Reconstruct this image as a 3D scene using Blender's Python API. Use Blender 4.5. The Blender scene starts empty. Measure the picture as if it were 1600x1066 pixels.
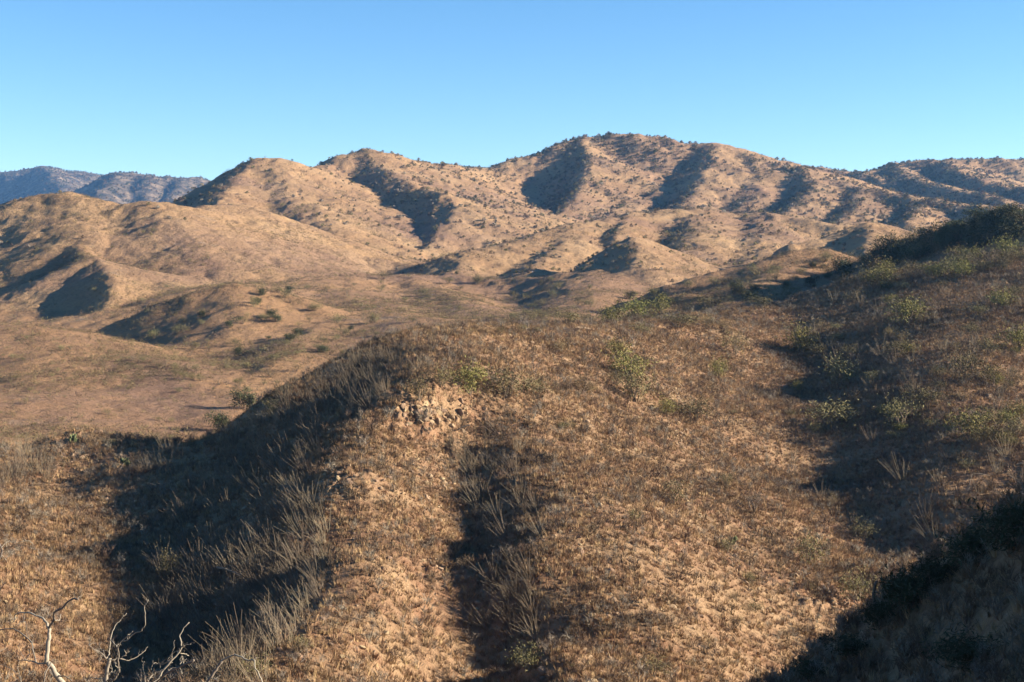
import bpy, bmesh, math, random
import numpy as np

# ------------------------------------------------------------------ camera, sky, sun
SC = bpy.context.scene
COL = SC.collection
FPX, PITCH, EYE = 2198.0, math.radians(2.68), 60.0      # focal length in photo pixels, tilt down, eye height

cam_data = bpy.data.cameras.new('camera')
cam_data.sensor_width = 36.0
cam_data.lens = 36.0 * FPX / 1600.0
cam_data.clip_start = 0.5
cam_data.clip_end = 60000.0
camera = bpy.data.objects.new('camera', cam_data)
camera.location = (0, 0, EYE)
camera.rotation_euler = (math.pi / 2 - PITCH, 0, 0)
COL.objects.link(camera)
SC.camera = camera

SUN_EL = math.radians(18.3)
SUN_AZ = math.radians(2.0)                               # swung behind the camera from due right
sdir = (math.cos(SUN_EL) * math.cos(SUN_AZ), -math.cos(SUN_EL) * math.sin(SUN_AZ), math.sin(SUN_EL))
world = bpy.data.worlds.new('World')
SC.world = world
world.use_nodes = True
wn = world.node_tree.nodes
sky = wn.new('ShaderNodeTexSky')
sky.sky_type = 'NISHITA'
sky.sun_disc = False
sky.sun_elevation = SUN_EL
sky.sun_rotation = math.atan2(sdir[0], sdir[1])
sky.altitude = 2000.0
sky.air_density = 0.9
sky.dust_density = 0.0
sky.ozone_density = 1.2
bg = wn['Background']
bg.inputs['Strength'].default_value = 0.056
hsv = wn.new('ShaderNodeHueSaturation')
hsv.inputs['Saturation'].default_value = 1.30
hsv.inputs['Hue'].default_value = 0.499
world.node_tree.links.new(sky.outputs['Color'], hsv.inputs['Color'])
world.node_tree.links.new(hsv.outputs['Color'], bg.inputs['Color'])

sun_data = bpy.data.lights.new('sun', 'SUN')
sun_data.energy = 5.0
sun_data.angle = math.radians(0.5)
sun_data.color = (1.0, 0.86, 0.67)
sun = bpy.data.objects.new('sun', sun_data)
from mathutils import Vector
sun.rotation_euler = Vector(sdir).to_track_quat('Z', 'Y').to_euler()
COL.objects.link(sun)

SC.view_settings.view_transform = 'Standard'
SC.view_settings.look = 'None'
SC.view_settings.gamma = 1.0
SC.view_settings.use_curve_mapping = False
SC.view_settings.exposure = 1.95
SC.cycles.use_denoising = True
SC.cycles.denoiser = 'OPENIMAGEDENOISE'
SC.cycles.denoising_input_passes = 'RGB_ALBEDO_NORMAL'
SC.cycles.denoising_prefilter = 'ACCURATE'
SC.cycles.max_bounces = 4
SC.cycles.diffuse_bounces = 2
SC.cycles.volume_bounces = 0
SC.cycles.transparent_max_bounces = 4

rng = np.random.default_rng(7)
random.seed(7)

# ------------------------------------------------------------------ helpers: points, noise
CP, SP = math.cos(PITCH), math.sin(PITCH)

def at(px, py, D):
    """point seen at photo pixel (px, py) that lies D metres in front of the camera; z relative to the eye"""
    u = (px - 800.0) / FPX
    v = (533.0 - py) / FPX
    k = D / (CP + v * SP)
    return (u * k, D, (-SP + v * CP) * k)

def project(x, y, z):
    """photo pixel of a point (z relative to the eye)"""
    d = y * CP - z * SP
    return 800 + FPX * x / d, 533 - FPX * (y * SP + z * CP) / d

def hash2(ix, iy, seed):
    h = (ix.astype(np.int64) * 374761393 + iy.astype(np.int64) * 668265263 + seed * 1274126177) & 0xFFFFFFFF
    h = ((h ^ (h >> 13)) * 1274126177) & 0xFFFFFFFF
    h = h ^ (h >> 16)
    return (h & 0xFFFF) / 65535.0

def noise(x, y, seed=0):
    x0 = np.floor(x); y0 = np.floor(y)
    fx = x - x0; fy = y - y0
    ux = fx * fx * fx * (fx * (fx * 6 - 15) + 10); uy = fy * fy * fy * (fy * (fy * 6 - 15) + 10)
    def g(ox, oy):
        a = hash2(x0 + ox, y0 + oy, seed) * 2 * math.pi
        return np.cos(a) * (fx - ox) + np.sin(a) * (fy - oy)
    n0 = g(0, 0) * (1 - ux) + g(1, 0) * ux
    n1 = g(0, 1) * (1 - ux) + g(1, 1) * ux
    return (n0 * (1 - uy) + n1 * uy) * 1.5

def fbm(x, y, scale, octaves=4, seed=0, gain=0.5):
    out = np.zeros_like(x); a = 1.0; f = 1.0 / scale
    for o in range(octaves):
        out += a * noise(x * f + 17.3 * o, y * f - 9.1 * o, seed + o)
        a *= gain; f *= 2.03
    return out

def ridged(x, y, scale, octaves=3, seed=0):
    out = np.zeros_like(x); a = 1.0; f = 1.0 / scale
    for o in range(octaves):
        out += a * (1 - 2 * np.abs(noise(x * f + 5.3 * o, y * f + 3.7 * o, seed + o)))
        a *= 0.5; f *= 2.1
    return out

N_GRASS, HAZE = 230000, 0.000048
NPHI, NR1, NR2 = 760, 400, 460
# ------------------------------------------------------------------ terrain
# near hill: control points (photo column, photo row, distance) read along its crest, noses, gullies and feet
NEAR = [
 # crest and what hides behind it
 (440,617,167),(500,587,173),(560,552,179),(610,529,183),(660,515,188),(720,509,196),(800,509,210),(900,511,230),(960,508,247),
 (1000,499,262),(1060,493,284),(1120,488,316),(1190,482,328),(1260,462,338),(1330,440,345),(1400,425,348),(1500,408,350),(1600,388,350),
 (380,652,167),(345,680,166),
 (440,720,202),(540,640,214),(640,600,226),(740,570,242),(850,560,264),(960,556,290),(1060,540,345),(1190,520,372),(1330,480,385),(1500,440,390),(1650,410,395),
 # left flank of the main nose
 (400,700,162),(480,654,162),(540,612,169),(400,760,148),(450,810,128),(370,900,120),(420,980,107),(360,1060,107),
 # gully left of the nose
 (328,700,174),(292,790,146),(170,860,131),(250,880,134),(240,1000,115),(236,1066,105),
 # main nose
 (665,560,170),(700,600,159),(620,585,163),(640,636,154),(565,640,157),(552,676,148),(560,745,130),(575,870,109),(570,1000,95),(565,1090,87),
 # second gully and second nose
 (738,700,157),(743,745,149),(749,795,141),(757,850,133),(752,910,124),(745,1000,111),(745,1080,106),(747,1150,99),(750,1230,93),(690,722,150),(695,765,140),(700,843,125),(712,912,115),(712,1018,103),
 (780,640,161),(785,690,152),(790,740,139),(798,812,125),(830,880,114),(833,1000,98),(830,1090,90),
 # broad slope on the right
 (800,560,186),(900,560,200),(1000,560,222),(900,620,180),(1000,640,190),(1000,760,150),(930,900,115),(1000,900,118),(1000,1090,97),
 (1100,560,250),(1200,550,268),(1100,650,200),(1200,650,212),(1200,780,164),(1200,900,135),(1200,1090,108),(1100,1000,110),
 # gully on the right
 (1240,520,298),(1272,570,265),(1306,630,234),(1346,695,203),(1370,770,186),(1396,860,160),(1398,950,136),(1360,1090,117),
 # slope beyond it
 (1340,520,272),(1400,560,238),(1450,480,280),(1450,610,213),(1450,700,183),(1460,780,164),(1460,900,139),
 (1600,450,290),(1600,560,238),(1600,660,201),(1600,780,162),(1600,900,139),(1750,560,240),(1750,700,198),(1900,600,226),(1900,440,270),
 (2300,600,170),(2300,500,260),
 # slope on the left
 (0,712,168),(60,699,176),(130,690,181),(200,691,176),(262,691,171),(0,780,142),(100,780,154),(190,800,147),(200,740,158),(0,880,117),(100,880,130),(180,900,125),(185,1000,109),
 (0,1000,100),(110,1000,107),(0,1090,92),(120,1090,96),
 (0,760,205),(130,745,218),(260,745,215),(-250,720,160),(-250,900,112),(-250,1066,92),(-600,760,150),
 # slope in the lower right corner, close by
 (1235,1080,69),(1300,1012,67),(1350,970,66),(1400,930,64),(1450,898,62),(1500,862,60),(1560,822,58),(1600,795,56),(1700,740,54),
 (1600,920,48),(1450,1010,54),(1600,1066,40),(1450,1110,48),(1700,1066,36),
 (1400,1090,84),(1300,1180,84),(1520,1040,86),(1640,980,84),(1750,900,84),
]
NEAR_XYZ = [  # hillside the camera stands on, and the folds out of frame
 (0,0,-1.9),(-12,10,-5),(0,12,-5.2),(12,12,-4.2),(-12,25,-9.4),(0,26,-10),(10,26,-8.2),(-16,45,-17),(0,50,-18.5),(-2,75,-25),(-25,70,-23.5),(-50,60,-18),
 (0,-30,1),(-60,-30,-8),(40,-30,4),(45,20,-4),(60,60,-12),(90,40,-14),(90,100,-17),(-80,30,-10),(120,-30,6),(150,60,-10),(-150,60,-20),(-150,-60,-12),(200,120,-6),(200,220,4),(-150,160,-22),(-130,240,-40),
 (-60,330,-48),(0,400,-50),(100,450,-45),(200,420,-10),(0,-120,4),(160,-120,12),
]

def tps_fit(P, Z, reg):
    n = len(P)
    d2 = ((P[:, None] - P[None]) ** 2).sum(-1)
    K = 0.5 * d2 * np.log(d2 + 1e-9) + reg * np.eye(n)
    Q = np.c_[np.ones(n), P]
    A = np.block([[K, Q], [Q.T, np.zeros((3, 3))]])
    return np.linalg.solve(A, np.r_[Z, np.zeros(3)])

_p = np.array([at(*q) for q in NEAR] + NEAR_XYZ)
TP = _p[:, :2] / 100.0
TW = tps_fit(TP, _p[:, 2], 0.0007)

OUTCROPS = [(668,648,154,7,.9),(522,752,131,5,.8),(125,716,178,6,.9),(690,880,117,4,.5),(985,745,153,4,.5),(1285,915,135,6,.5),(1335,955,130,5,.5),(862,722,148,4,.5),(612,905,112,3,.4)]
_oc = [(at(a, b, d)[0], at(a, b, d)[1], w, h) for a, b, d, w, h in OUTCROPS]

def near_height(x, y):
    X = np.clip(x, -260, 330) / 100.0; Y = np.clip(y, -150, 460) / 100.0
    out = np.full(x.shape, TW[-3]) + TW[-2] * X + TW[-1] * Y
    for (a, b), w in zip(TP, TW):
        d2 = (X - a) ** 2 + (Y - b) ** 2
        out += w * 0.5 * d2 * np.log(d2 + 1e-9)
    return out

# ridges farther off: group, slope of the sides, roundness of the crest, crest points (column, row, distance)
G_VALLEY, G_LEFT, G_KNOLL, G_BACK, G_MOUNT, G_DARK, G_LOW, G_NEAR, G_CORNER, G_DOME = range(10)
RIDGES = [
 # distant mountains
 (G_MOUNT,.55,60,[(-300,300,6000),(-120,284,6000),(0,272,6000),(65,257,6000),(110,264,6000),(150,277,6000),(230,312,6000),(330,330,6000)]),
 (G_MOUNT,.6,40,[(65,257,6000),(80,275,5700),(95,295,5400),(100,310,5200)]),
 (G_MOUNT,.55,50,[(60,330,4700),(100,307,4700),(150,288,4700),(178,274,4700),(205,272,4700),(240,275,4700),(285,272,4700),(312,276,4700),(340,287,4700),(420,315,4700),(520,345,4700)]),
 (G_MOUNT,.62,25,[(190,274,4700),(175,292,4450),(160,305,4250),(185,325,4100)]),
 (G_MOUNT,.62,25,[(240,275,4700),(225,292,4450),(232,310,4250)]),
 (G_MOUNT,.62,25,[(290,273,4700),(280,292,4450),(262,310,4250)]),
 # range at the back
 (G_BACK,.58,12,[(250,335,1150),(290,312,1180),(330,291,1230),(372,268,1270),(402,254,1290),(432,252,1300),(455,263,1330),(490,266,1380),(515,259,1430),(540,241,1450),(570,234,1460),(600,241,1480),(640,256,1520),(690,262,1580),(740,263,1650)]),
 (G_BACK,.60,16,[(740,263,1650),(785,256,1680),(830,246,1700),(870,233,1720),(910,221,1740),(955,214,1750),(990,209,1750),(1040,216,1740),(1100,226,1720),(1160,239,1690),(1220,254,1640),(1290,281,1540),(1345,296,1460),(1420,308,1380),(1500,318,1300),(1570,328,1220),(1650,345,1150)]),
 (G_BACK,.46,16,[(420,252,1290),(440,285,1200),(470,320,1110),(520,356,1030),(575,388,980),(620,402,950)]),
 (G_BACK,.5,12,[(402,256,1290),(365,290,1170),(345,325,1060),(340,350,1000)]),
 (G_BACK,.47,7,[(570,235,1460),(600,262,1390),(632,282,1310),(668,298,1240),(700,310,1190),(716,326,1150),(700,352,1100),(680,378,1050),(660,398,1010)]),
 (G_BACK,.46,16,[(640,257,1520),(690,284,1430),(740,306,1350),(790,332,1260),(845,360,1160),(868,374,1110)]),
 (G_BACK,.50,7,[(905,222,1740),(925,246,1640),(918,282,1530),(895,315,1430),(868,345,1340),(845,372,1250)]),
 (G_BACK,.52,7,[(1045,217,1740),(1085,236,1715),(1085,258,1670),(1055,285,1590),(1005,312,1490),(940,345,1370)]),
 (G_BACK,.40,9,[(1110,227,1720),(1115,252,1620),(1098,286,1510),(1075,315,1420)]),
 (G_BACK,.40,9,[(1170,241,1690),(1190,265,1590),(1180,296,1490),(1160,322,1400)]),
 (G_BACK,.42,9,[(1250,266,1590),(1275,290,1490),(1262,310,1400),(1230,335,1310)]),
 (G_BACK,.42,9,[(1345,296,1460),(1350,315,1370),(1330,335,1270),(1310,352,1180)]),
 (G_BACK,.50,7,[(1440,311,1370),(1440,330,1270),(1420,348,1180)]),
 (G_BACK,.46,14,[(1230,262,2150),(1260,260,2150),(1300,263,2150),(1335,271,2120),(1360,276,2050),(1420,300,1900)]),
 (G_BACK,.56,16,[(1340,278,2100),(1365,267,2130),(1395,258,2150),(1440,253,2150),(1500,251,2150),(1560,250,2150),(1600,251,2150),(1720,262,2150)]),
 (G_BACK,.46,12,[(1400,258,2150),(1420,276,1980),(1470,290,1840),(1520,305,1720),(1570,318,1600)]),
 (G_BACK,.46,12,[(1480,252,2150),(1500,270,1960),(1560,288,1800),(1620,300,1680)]),
 # knolls before it
 (G_KNOLL,.44,13,[(1335,362,940),(1300,352,960),(1255,343,980),(1205,336,1000),(1150,332,1010),(1095,326,1010),(1040,326,1000),(985,332,980),(940,342,950),(905,350,920),(870,360,890),(830,371,860),(780,381,830),(740,390,810),(722,397,800)]),
 (G_KNOLL,.66,5,[(722,397,800),(724,412,770),(708,432,730)]),
 (G_KNOLL,.44,9,[(900,350,920),(890,375,850),(860,400,790),(830,425,730)]),
 (G_KNOLL,.62,6,[(985,332,980),(975,352,910),(960,375,850)]),
 (G_KNOLL,.42,12,[(1180,334,1010),(1200,365,900),(1190,400,800),(1150,430,720)]),
 (G_KNOLL,.42,12,[(1090,328,1010),(1090,360,900),(1080,390,810),(1050,420,730)]),
 (G_KNOLL,.66,5,[(925,412,700),(945,398,715),(965,383,725),(988,374,730),(1010,377,735),(1030,386,745),(1070,405,760)]),
 (G_KNOLL,.5,6,[(988,374,730),(1000,395,690),(1000,418,660)]),
 (G_KNOLL,.64,5,[(1240,384,720),(1280,372,730),(1320,359,740),(1352,352,745),(1380,353,750),(1405,363,760),(1440,385,780)]),
 (G_KNOLL,.5,6,[(1360,353,745),(1360,380,690),(1350,410,650)]),
 # low rolling ground in the valley
 (G_LOW,.26,25,[(360,450,590),(430,444,640),(500,436,690),(570,432,720),(640,432,730),(700,437,730)]),
 (G_LOW,.26,18,[(500,437,690),(560,465,590),(620,490,500),(680,505,430)]),
 (G_LOW,.36,9,[(640,433,730),(690,455,630),(730,475,540),(770,500,450)]),
 (G_LOW,.44,8,[(730,438,720),(800,435,710),(880,430,690),(930,426,680),(985,432,670),(1040,440,660)]),
 (G_LOW,.30,12,[(930,427,680),(930,455,570),(900,480,490),(860,500,430)]),
 (G_LOW,.62,6,[(985,472,470),(1050,446,474),(1120,428,478),(1190,410,482),(1240,397,485),(1290,393,488),(1340,408,492)]),
 (G_LOW,.36,8,[(1250,397,515),(1220,425,460),(1180,450,410),(1150,470,380)]),
 (G_LOW,.40,6,[(1040,478,390),(1090,458,400),(1140,448,405),(1165,450,405)]),
 # hill on the left
 (G_LEFT,.50,14,[(-260,400,860),(-120,372,860),(-40,347,850),(10,324,840),(45,311,830),(75,304,820),(105,304,815),(135,309,810),(175,321,800),(210,319,800),(240,315,800),(265,321,805),(295,328,820)]),
 (G_LEFT,.46,14,[(295,328,820),(330,323,850),(370,323,880),(400,336,880),(450,362,860),(510,388,840),(570,402,830),(630,412,820)]),
 (G_LEFT,.42,10,[(110,305,815),(126,335,775),(132,362,735)]),
 (G_LEFT,.72,4,[(124,385,705),(132,398,680),(150,408,655),(168,418,632),(180,436,608),(176,466,580),(158,505,550)]),
 (G_LEFT,.40,12,[(152,409,656),(205,420,645),(255,440,630),(305,462,605)]),
 (G_LEFT,.38,10,[(240,315,800),(268,345,755),(300,380,712),(340,415,680),(378,445,650)]),
 (G_LEFT,.6,9,[(40,313,830),(-30,360,770),(-100,420,700),(-140,480,640)]),
 (G_LEFT,.52,8,[(400,336,880),(398,365,830),(420,400,780),(450,430,730)]),
 (G_DOME,.60,5,[(90,555,476),(130,532,482),(165,521,486),(205,499,490),(260,473,494),(315,456,497),(365,448,500),(415,456,500),(470,471,494),(530,497,478),(580,520,455)]),
 (G_DOME,.36,8,[(365,448,500),(385,478,470),(380,515,440),(350,555,410)]),
 (G_DOME,.34,9,[(440,565,375),(470,532,410),(520,507,455),(560,500,475),(600,512,485)]),
 (G_DOME,.38,10,[(-300,520,405),(-100,511,405),(0,514,402),(50,519,400),(110,533,395),(180,555,382),(250,573,366),(330,598,346),(410,628,322)]),
 (G_DOME,.26,14,[(50,519,400),(90,580,350),(120,640,305),(140,700,268)]),
 (G_DOME,.26,12,[(230,568,370),(280,620,328),(320,680,288)]),
 (G_DOME,.22,12,[(-200,620,335),(0,620,297),(120,635,302),(250,650,302),(400,660,292)]),
 (G_DOME,.22,12,[(-100,685,280),(0,682,250),(200,692,262),(330,695,276)]),
 # dark slope behind the right-hand crest
 (G_DARK,.62,4,[(1270,455,530),(1290,442,515),(1340,418,488),(1400,393,460),(1460,371,435),(1520,352,414),(1580,337,398),(1660,318,380),(1800,300,365)]),
]
_rid = [(g, s, w, np.array([at(*q) for q in pts])) for g, s, w, pts in RIDGES]
FLOOR_Y = [0, 250, 330, 450, 600, 750, 1000, 1300, 1800, 2500, 5000, 12000]
FLOOR_Z = [-60, -48, -34, -26, -17, -8, 4, 18, 40, 60, 100, 160]

LEAN = {G_BACK: 0.32, G_KNOLL: 0.3, G_LEFT: 0.2, G_DOME: 0.2, G_MOUNT: 0.38, G_LOW: 0.25}   # western sides are the steeper ones

def far_height(x, y):
    base = np.interp(y, FLOOR_Y, FLOOR_Z)
    z = base.copy(); grp = np.full(x.shape, G_VALLEY)
    for g, s, w, P in _rid:
        h = np.full(x.shape, -1e4)
        lean = LEAN.get(g, 0.0)
        for a, b in zip(P[:-1], P[1:]):
            dx, dy = b[0] - a[0], b[1] - a[1]
            L2 = dx * dx + dy * dy
            t = np.clip(((x - a[0]) * dx + (y - a[1]) * dy) / L2, 0, 1)
            ex = x - a[0] - t * dx
            q = np.sqrt(ex * ex + (y - a[1] - t * dy) ** 2 + w * w)
            np.maximum(h, a[2] + t * (b[2] - a[2]) - s * (1 - lean * ex / q) * (q - w), out=h)
        k = 2.0 + w * 0.22
        diff = h - z
        m = np.maximum(k - np.abs(diff), 0) / k
        grp[diff > 0] = g
        z = np.maximum(h, z) + m * m * k * 0.25
    return z, grp

def height_full(x, y):
    """height (relative to the eye) and group of the ground at many points"""
    r = np.hypot(x, y)
    z = np.full(x.shape, -1e3); grp = np.full(x.shape, G_NEAR)
    n = r < 480
    zn = near_height(x[n], y[n])
    zn = zn - np.maximum(y[n] - 350, 0) * 0.25
    rough = np.clip((r[n] - 30) / 60, 0.15, 1)
    zn += rough * (0.45 * fbm(x[n], y[n], 17, 3, 3) + 0.13 * ridged(x[n] * 1.0, y[n] * 0.55, 9, 3, 11) + 0.16 * fbm(x[n], y[n], 2.2, 3, 5))
    xx, yy = x[n], y[n]
    ledge = np.floor(2.5 * (ridged(xx, yy, 3.1, 2, 71) + .4 * noise(xx / .9, yy / .9, 73))) / 2.5
    for a, b, w, h in _oc:
        zn += h * np.exp(-((xx - a) ** 2 + (yy - b) ** 2) / (w * w)) * np.clip(.45 + .75 * ledge, 0, 1.4)
    z[n] = zn
    f = (r > 190) & (y > 120)
    zf, gf = far_height(x[f], y[f])
    X, Y, R = x[f], y[f], r[f]
    amp = np.clip((R - 250) / 900, 0.36, 1.6)
    zf = zf + amp * (2.4 * fbm(X, Y, 130, 3, 21) + 1.2 * ridged(X + 20 * noise(X / 60, Y / 60, 5), Y, 62, 3, 31)) + np.clip((R - 200) / 600, .45, 1) * (0.6 * fbm(X, Y, 9, 3, 41) - 1.1 * np.maximum(0, ridged(X + 6 * noise(X / 17, Y / 17, 8), Y, 27, 2, 43) - .35))
    far = np.clip((R - 3200) / 800, 0, 1)
    zf = zf + far * (16 * ridged(X + 90 * noise(X / 300, Y / 300, 9), Y, 420, 3, 51) - 8)
    d = zf - z[f]
    k = 1.5
    m = np.maximum(k - np.abs(d), 0) / k
    grp[f] = np.where(d > 0, gf, G_NEAR)
    z[f] = np.maximum(zf, z[f]) + m * m * k * 0.25
    c = (grp == G_NEAR) & (r < 92) & (x > 0.6 * (y - 40) * .4 + 2)
    grp[c] = G_CORNER
    return z, grp

# polar grid round the camera: fine across the view, coarse elsewhere
VIEW = math.radians(22.5)
phis = np.r_[np.linspace(-math.pi, -VIEW, 70)[:-1], np.linspace(-VIEW, VIEW, NPHI), np.linspace(VIEW, math.pi, 90)[1:]]
lr = np.r_[np.log(np.linspace(1.5, 85, 60))[:-1], np.linspace(math.log(85), math.log(360), NR1)[:-1], np.linspace(math.log(360), math.log(2400), NR2)[:-1], np.linspace(math.log(2400), math.log(14000), 90)]
PH, LR = np.meshgrid(phis, lr, indexing='ij')
GX, GY = np.exp(LR) * np.sin(PH), np.exp(LR) * np.cos(PH)
_z, _g = height_full(GX.ravel(), GY.ravel())
GZ = _z.reshape(GX.shape); GG = _g.reshape(GX.shape)
# how high the horizon has risen by each ring: what lies below it is hidden from the camera
TANE = GZ / np.exp(LR)
HOR = np.maximum.accumulate(TANE, axis=1)

def lookup(arr, x, y):
    r = np.maximum(np.hypot(x, y), 1.6); p = np.arctan2(x, y)
    i = np.clip(np.searchsorted(phis, p) - 1, 0, len(phis) - 2); j = np.clip(np.searchsorted(lr, np.log(r)) - 1, 0, len(lr) - 2)
    a = (p - phis[i]) / (phis[i + 1] - phis[i]); b = (np.log(r) - lr[j]) / (lr[j + 1] - lr[j])
    return (arr[i, j] * (1 - a) * (1 - b) + arr[i + 1, j] * a * (1 - b) + arr[i, j + 1] * (1 - a) * b + arr[i + 1, j + 1] * a * b)

def ground(x, y):
    return lookup(GZ, np.asarray(x, float), np.asarray(y, float))

def visible(x, y, z):
    r = np.hypot(x, y)
    return z / r >= lookup(HOR, x, y) - 1e-4

def land_at(px, py, dmin=60, dmax=9000):
    """where the view through a photo pixel first meets the ground: (x, y, z)"""
    d = np.exp(np.linspace(math.log(dmin), math.log(dmax), 2500))
    u = (px - 800.0) / FPX; v = (533.0 - py) / FPX
    k = d / (CP + v * SP)
    X, Y, Z = u * k, d, (-SP + v * CP) * k
    below = np.nonzero(ground(X, Y) > Z)[0]
    if len(below) == 0: return None
    i = below[0]
    return float(X[i]), float(Y[i]), float(ground(X[i:i+1], Y[i:i+1])[0])

# ------------------------------------------------------------------ materials
def nt_new(name):
    m = bpy.data.materials.new(name); m.use_nodes = True
    n = m.node_tree.nodes; b = n['Principled BSDF']
    b.inputs['Roughness'].default_value = 0.95
    b.inputs['Specular IOR Level'].default_value = 0.12
    return m, n, m.node_tree.links, b

def terrain_material(name, near, red=0.0):
    m, n, L, b = nt_new(name)
    geo = n.new('ShaderNodeNewGeometry')
    def tex(scale, detail, rough=0.6, distort=0.0):
        t = n.new('ShaderNodeTexNoise'); t.inputs['Scale'].default_value = scale; t.inputs['Detail'].default_value = detail
        t.inputs['Roughness'].default_value = rough; t.inputs['Distortion'].default_value = distort
        L.new(geo.outputs['Position'], t.inputs['Vector']); return t.outputs['Fac']
    st = n.new('ShaderNodeVectorMath'); st.operation = 'MULTIPLY'; st.inputs[1].default_value = (0.28, 1.0, 1.0)
    L.new(geo.outputs['Position'], st.inputs[0])
    def terrace(scale, detail, rough=0.6, distort=0.0):     # stretched along the slope, as grass terraces lie
        t = n.new('ShaderNodeTexNoise'); t.inputs['Scale'].default_value = scale; t.inputs['Detail'].default_value = detail
        t.inputs['Roughness'].default_value = rough; t.inputs['Distortion'].default_value = distort
        L.new(st.outputs[0], t.inputs['Vector']); return t.outputs['Fac']
    def ramp(src, stops):
        r = n.new('ShaderNodeValToRGB'); L.new(src, r.inputs['Fac'])
        e = r.color_ramp.elements
        while len(e) < len(stops): e.new(0.5)
        for k, (p, c) in enumerate(stops): e[k].position = p; e[k].color = (*c, 1)
        return r.outputs['Color']
    def mix(a, bb, fac):
        x = n.new('ShaderNodeMix'); x.data_type = 'RGBA'
        L.new(fac, x.inputs['Factor']); L.new(a, x.inputs['A']); L.new(bb, x.inputs['B']); return x.outputs['Result']
    if near:
        soil = ramp(tex(0.9, 6), [(0.25, (0.150, 0.077, 0.045)), (0.5, (0.203, 0.115, 0.068)), (0.72, (0.275, 0.18, 0.111))])
        straw = ramp(tex(2.5, 5), [(0.3, (0.215, 0.137, 0.079)), (0.7, (0.32, 0.222, 0.132))])
        f = ramp(terrace(0.16, 7, 0.68, 0.4), [(0.42, (0.05,) * 3), (0.58, (0.9,) * 3)])
        c = mix(soil, straw, f)
        dark = ramp(terrace(3.2, 5, 0.7), [(0.30, (0.38,) * 3), (0.50, (0,) * 3)])
        twig = n.new('ShaderNodeRGB'); twig.outputs[0].default_value = (0.086, 0.053, 0.034, 1)
        c = mix(c, twig.outputs[0], dark)
        peb = ramp(tex(7.0, 3, 0.6), [(0.64, (0,) * 3), (0.72, (0.8,) * 3)])
        pale = n.new('ShaderNodeRGB'); pale.outputs[0].default_value = (0.396, 0.310, 0.224, 1)
        c = mix(c, pale.outputs[0], peb)
        hs, hd, bs = 1.6, 0.35, 1.0
    else:
        straw = ramp(tex(0.02, 8, 0.65), [(0.3, (0.236, 0.140, 0.076)), (0.55, (0.30 - .04 * red, 0.193 - .05 * red, 0.104 - .028 * red)), (0.75, (0.37 - .06 * red, 0.250 - .075 * red, 0.142 - .045 * red))])
        brown = ramp(tex(0.12, 6, 0.65), [(0.3, (0.140, 0.084, 0.062)), (0.7, (0.235, 0.146, 0.103))])
        f = ramp(tex(0.009, 6, 0.66, 0.8), [(0.46, (0,) * 3), (0.68, (0.8,) * 3)])
        c = mix(straw, brown, f)
        tw = ramp(tex(0.55, 6, 0.75), [(0.32, (0.5,) * 3), (0.52, (0,) * 3)])
        twig = n.new('ShaderNodeRGB'); twig.outputs[0].default_value = (0.095, 0.073, 0.056, 1)
        c = mix(c, twig.outputs[0], tw)
        rk = ramp(tex(0.035, 7, 0.7), [(0.62, (0,) * 3), (0.70, (0.75,) * 3)])
        grey = n.new('ShaderNodeRGB'); grey.outputs[0].default_value = (0.235, 0.180, 0.135, 1)
        c = mix(c, grey.outputs[0], rk)
        hs, hd, bs = 0.5, 1.6, 1.0
    L.new(c, b.inputs['Base Color'])
    bump = n.new('ShaderNodeBump'); bump.inputs['Strength'].default_value = bs; bump.inputs['Distance'].default_value = hd
    L.new(tex(hs, 9, 0.72), bump.inputs['Height']); L.new(bump.outputs['Normal'], b.inputs['Normal'])
    return m

def mountain_material():
    m, n, L, b = nt_new('mountain_scrub_painted_facets')
    geo = n.new('ShaderNodeNewGeometry')
    t = n.new('ShaderNodeTexNoise'); t.inputs['Scale'].default_value = 0.022; t.inputs['Detail'].default_value = 8; t.inputs['Roughness'].default_value = 0.75
    L.new(geo.outputs['Position'], t.inputs['Vector'])
    r = n.new('ShaderNodeValToRGB'); L.new(t.outputs['Fac'], r.inputs['Fac'])
    e = r.color_ramp.elements; e.new(0.5)
    for k, (p, c) in enumerate([(0.40, (0.026, 0.026, 0.024)), (0.50, (0.10, 0.077, 0.056)), (0.66, (0.27, 0.2, 0.14))]): e[k].position = p; e[k].color = (*c, 1)  # dark scrub tones; the pale tones also paint sunlit facets into the colour
    L.new(r.outputs['Color'], b.inputs['Base Color'])
    bump = n.new('ShaderNodeBump'); bump.inputs['Strength'].default_value = 1.0; bump.inputs['Distance'].default_value = 9
    L.new(t.outputs['Fac'], bump.inputs['Height']); L.new(bump.outputs['Normal'], b.inputs['Normal'])
    return m

M_NEAR = terrain_material('hillside_soil', True)
M_FAR = terrain_material('dry_grass_hill', False)
M_MID = terrain_material('reddish_dry_slope', False, 0.5)
M_MOUNT = mountain_material()

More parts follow.
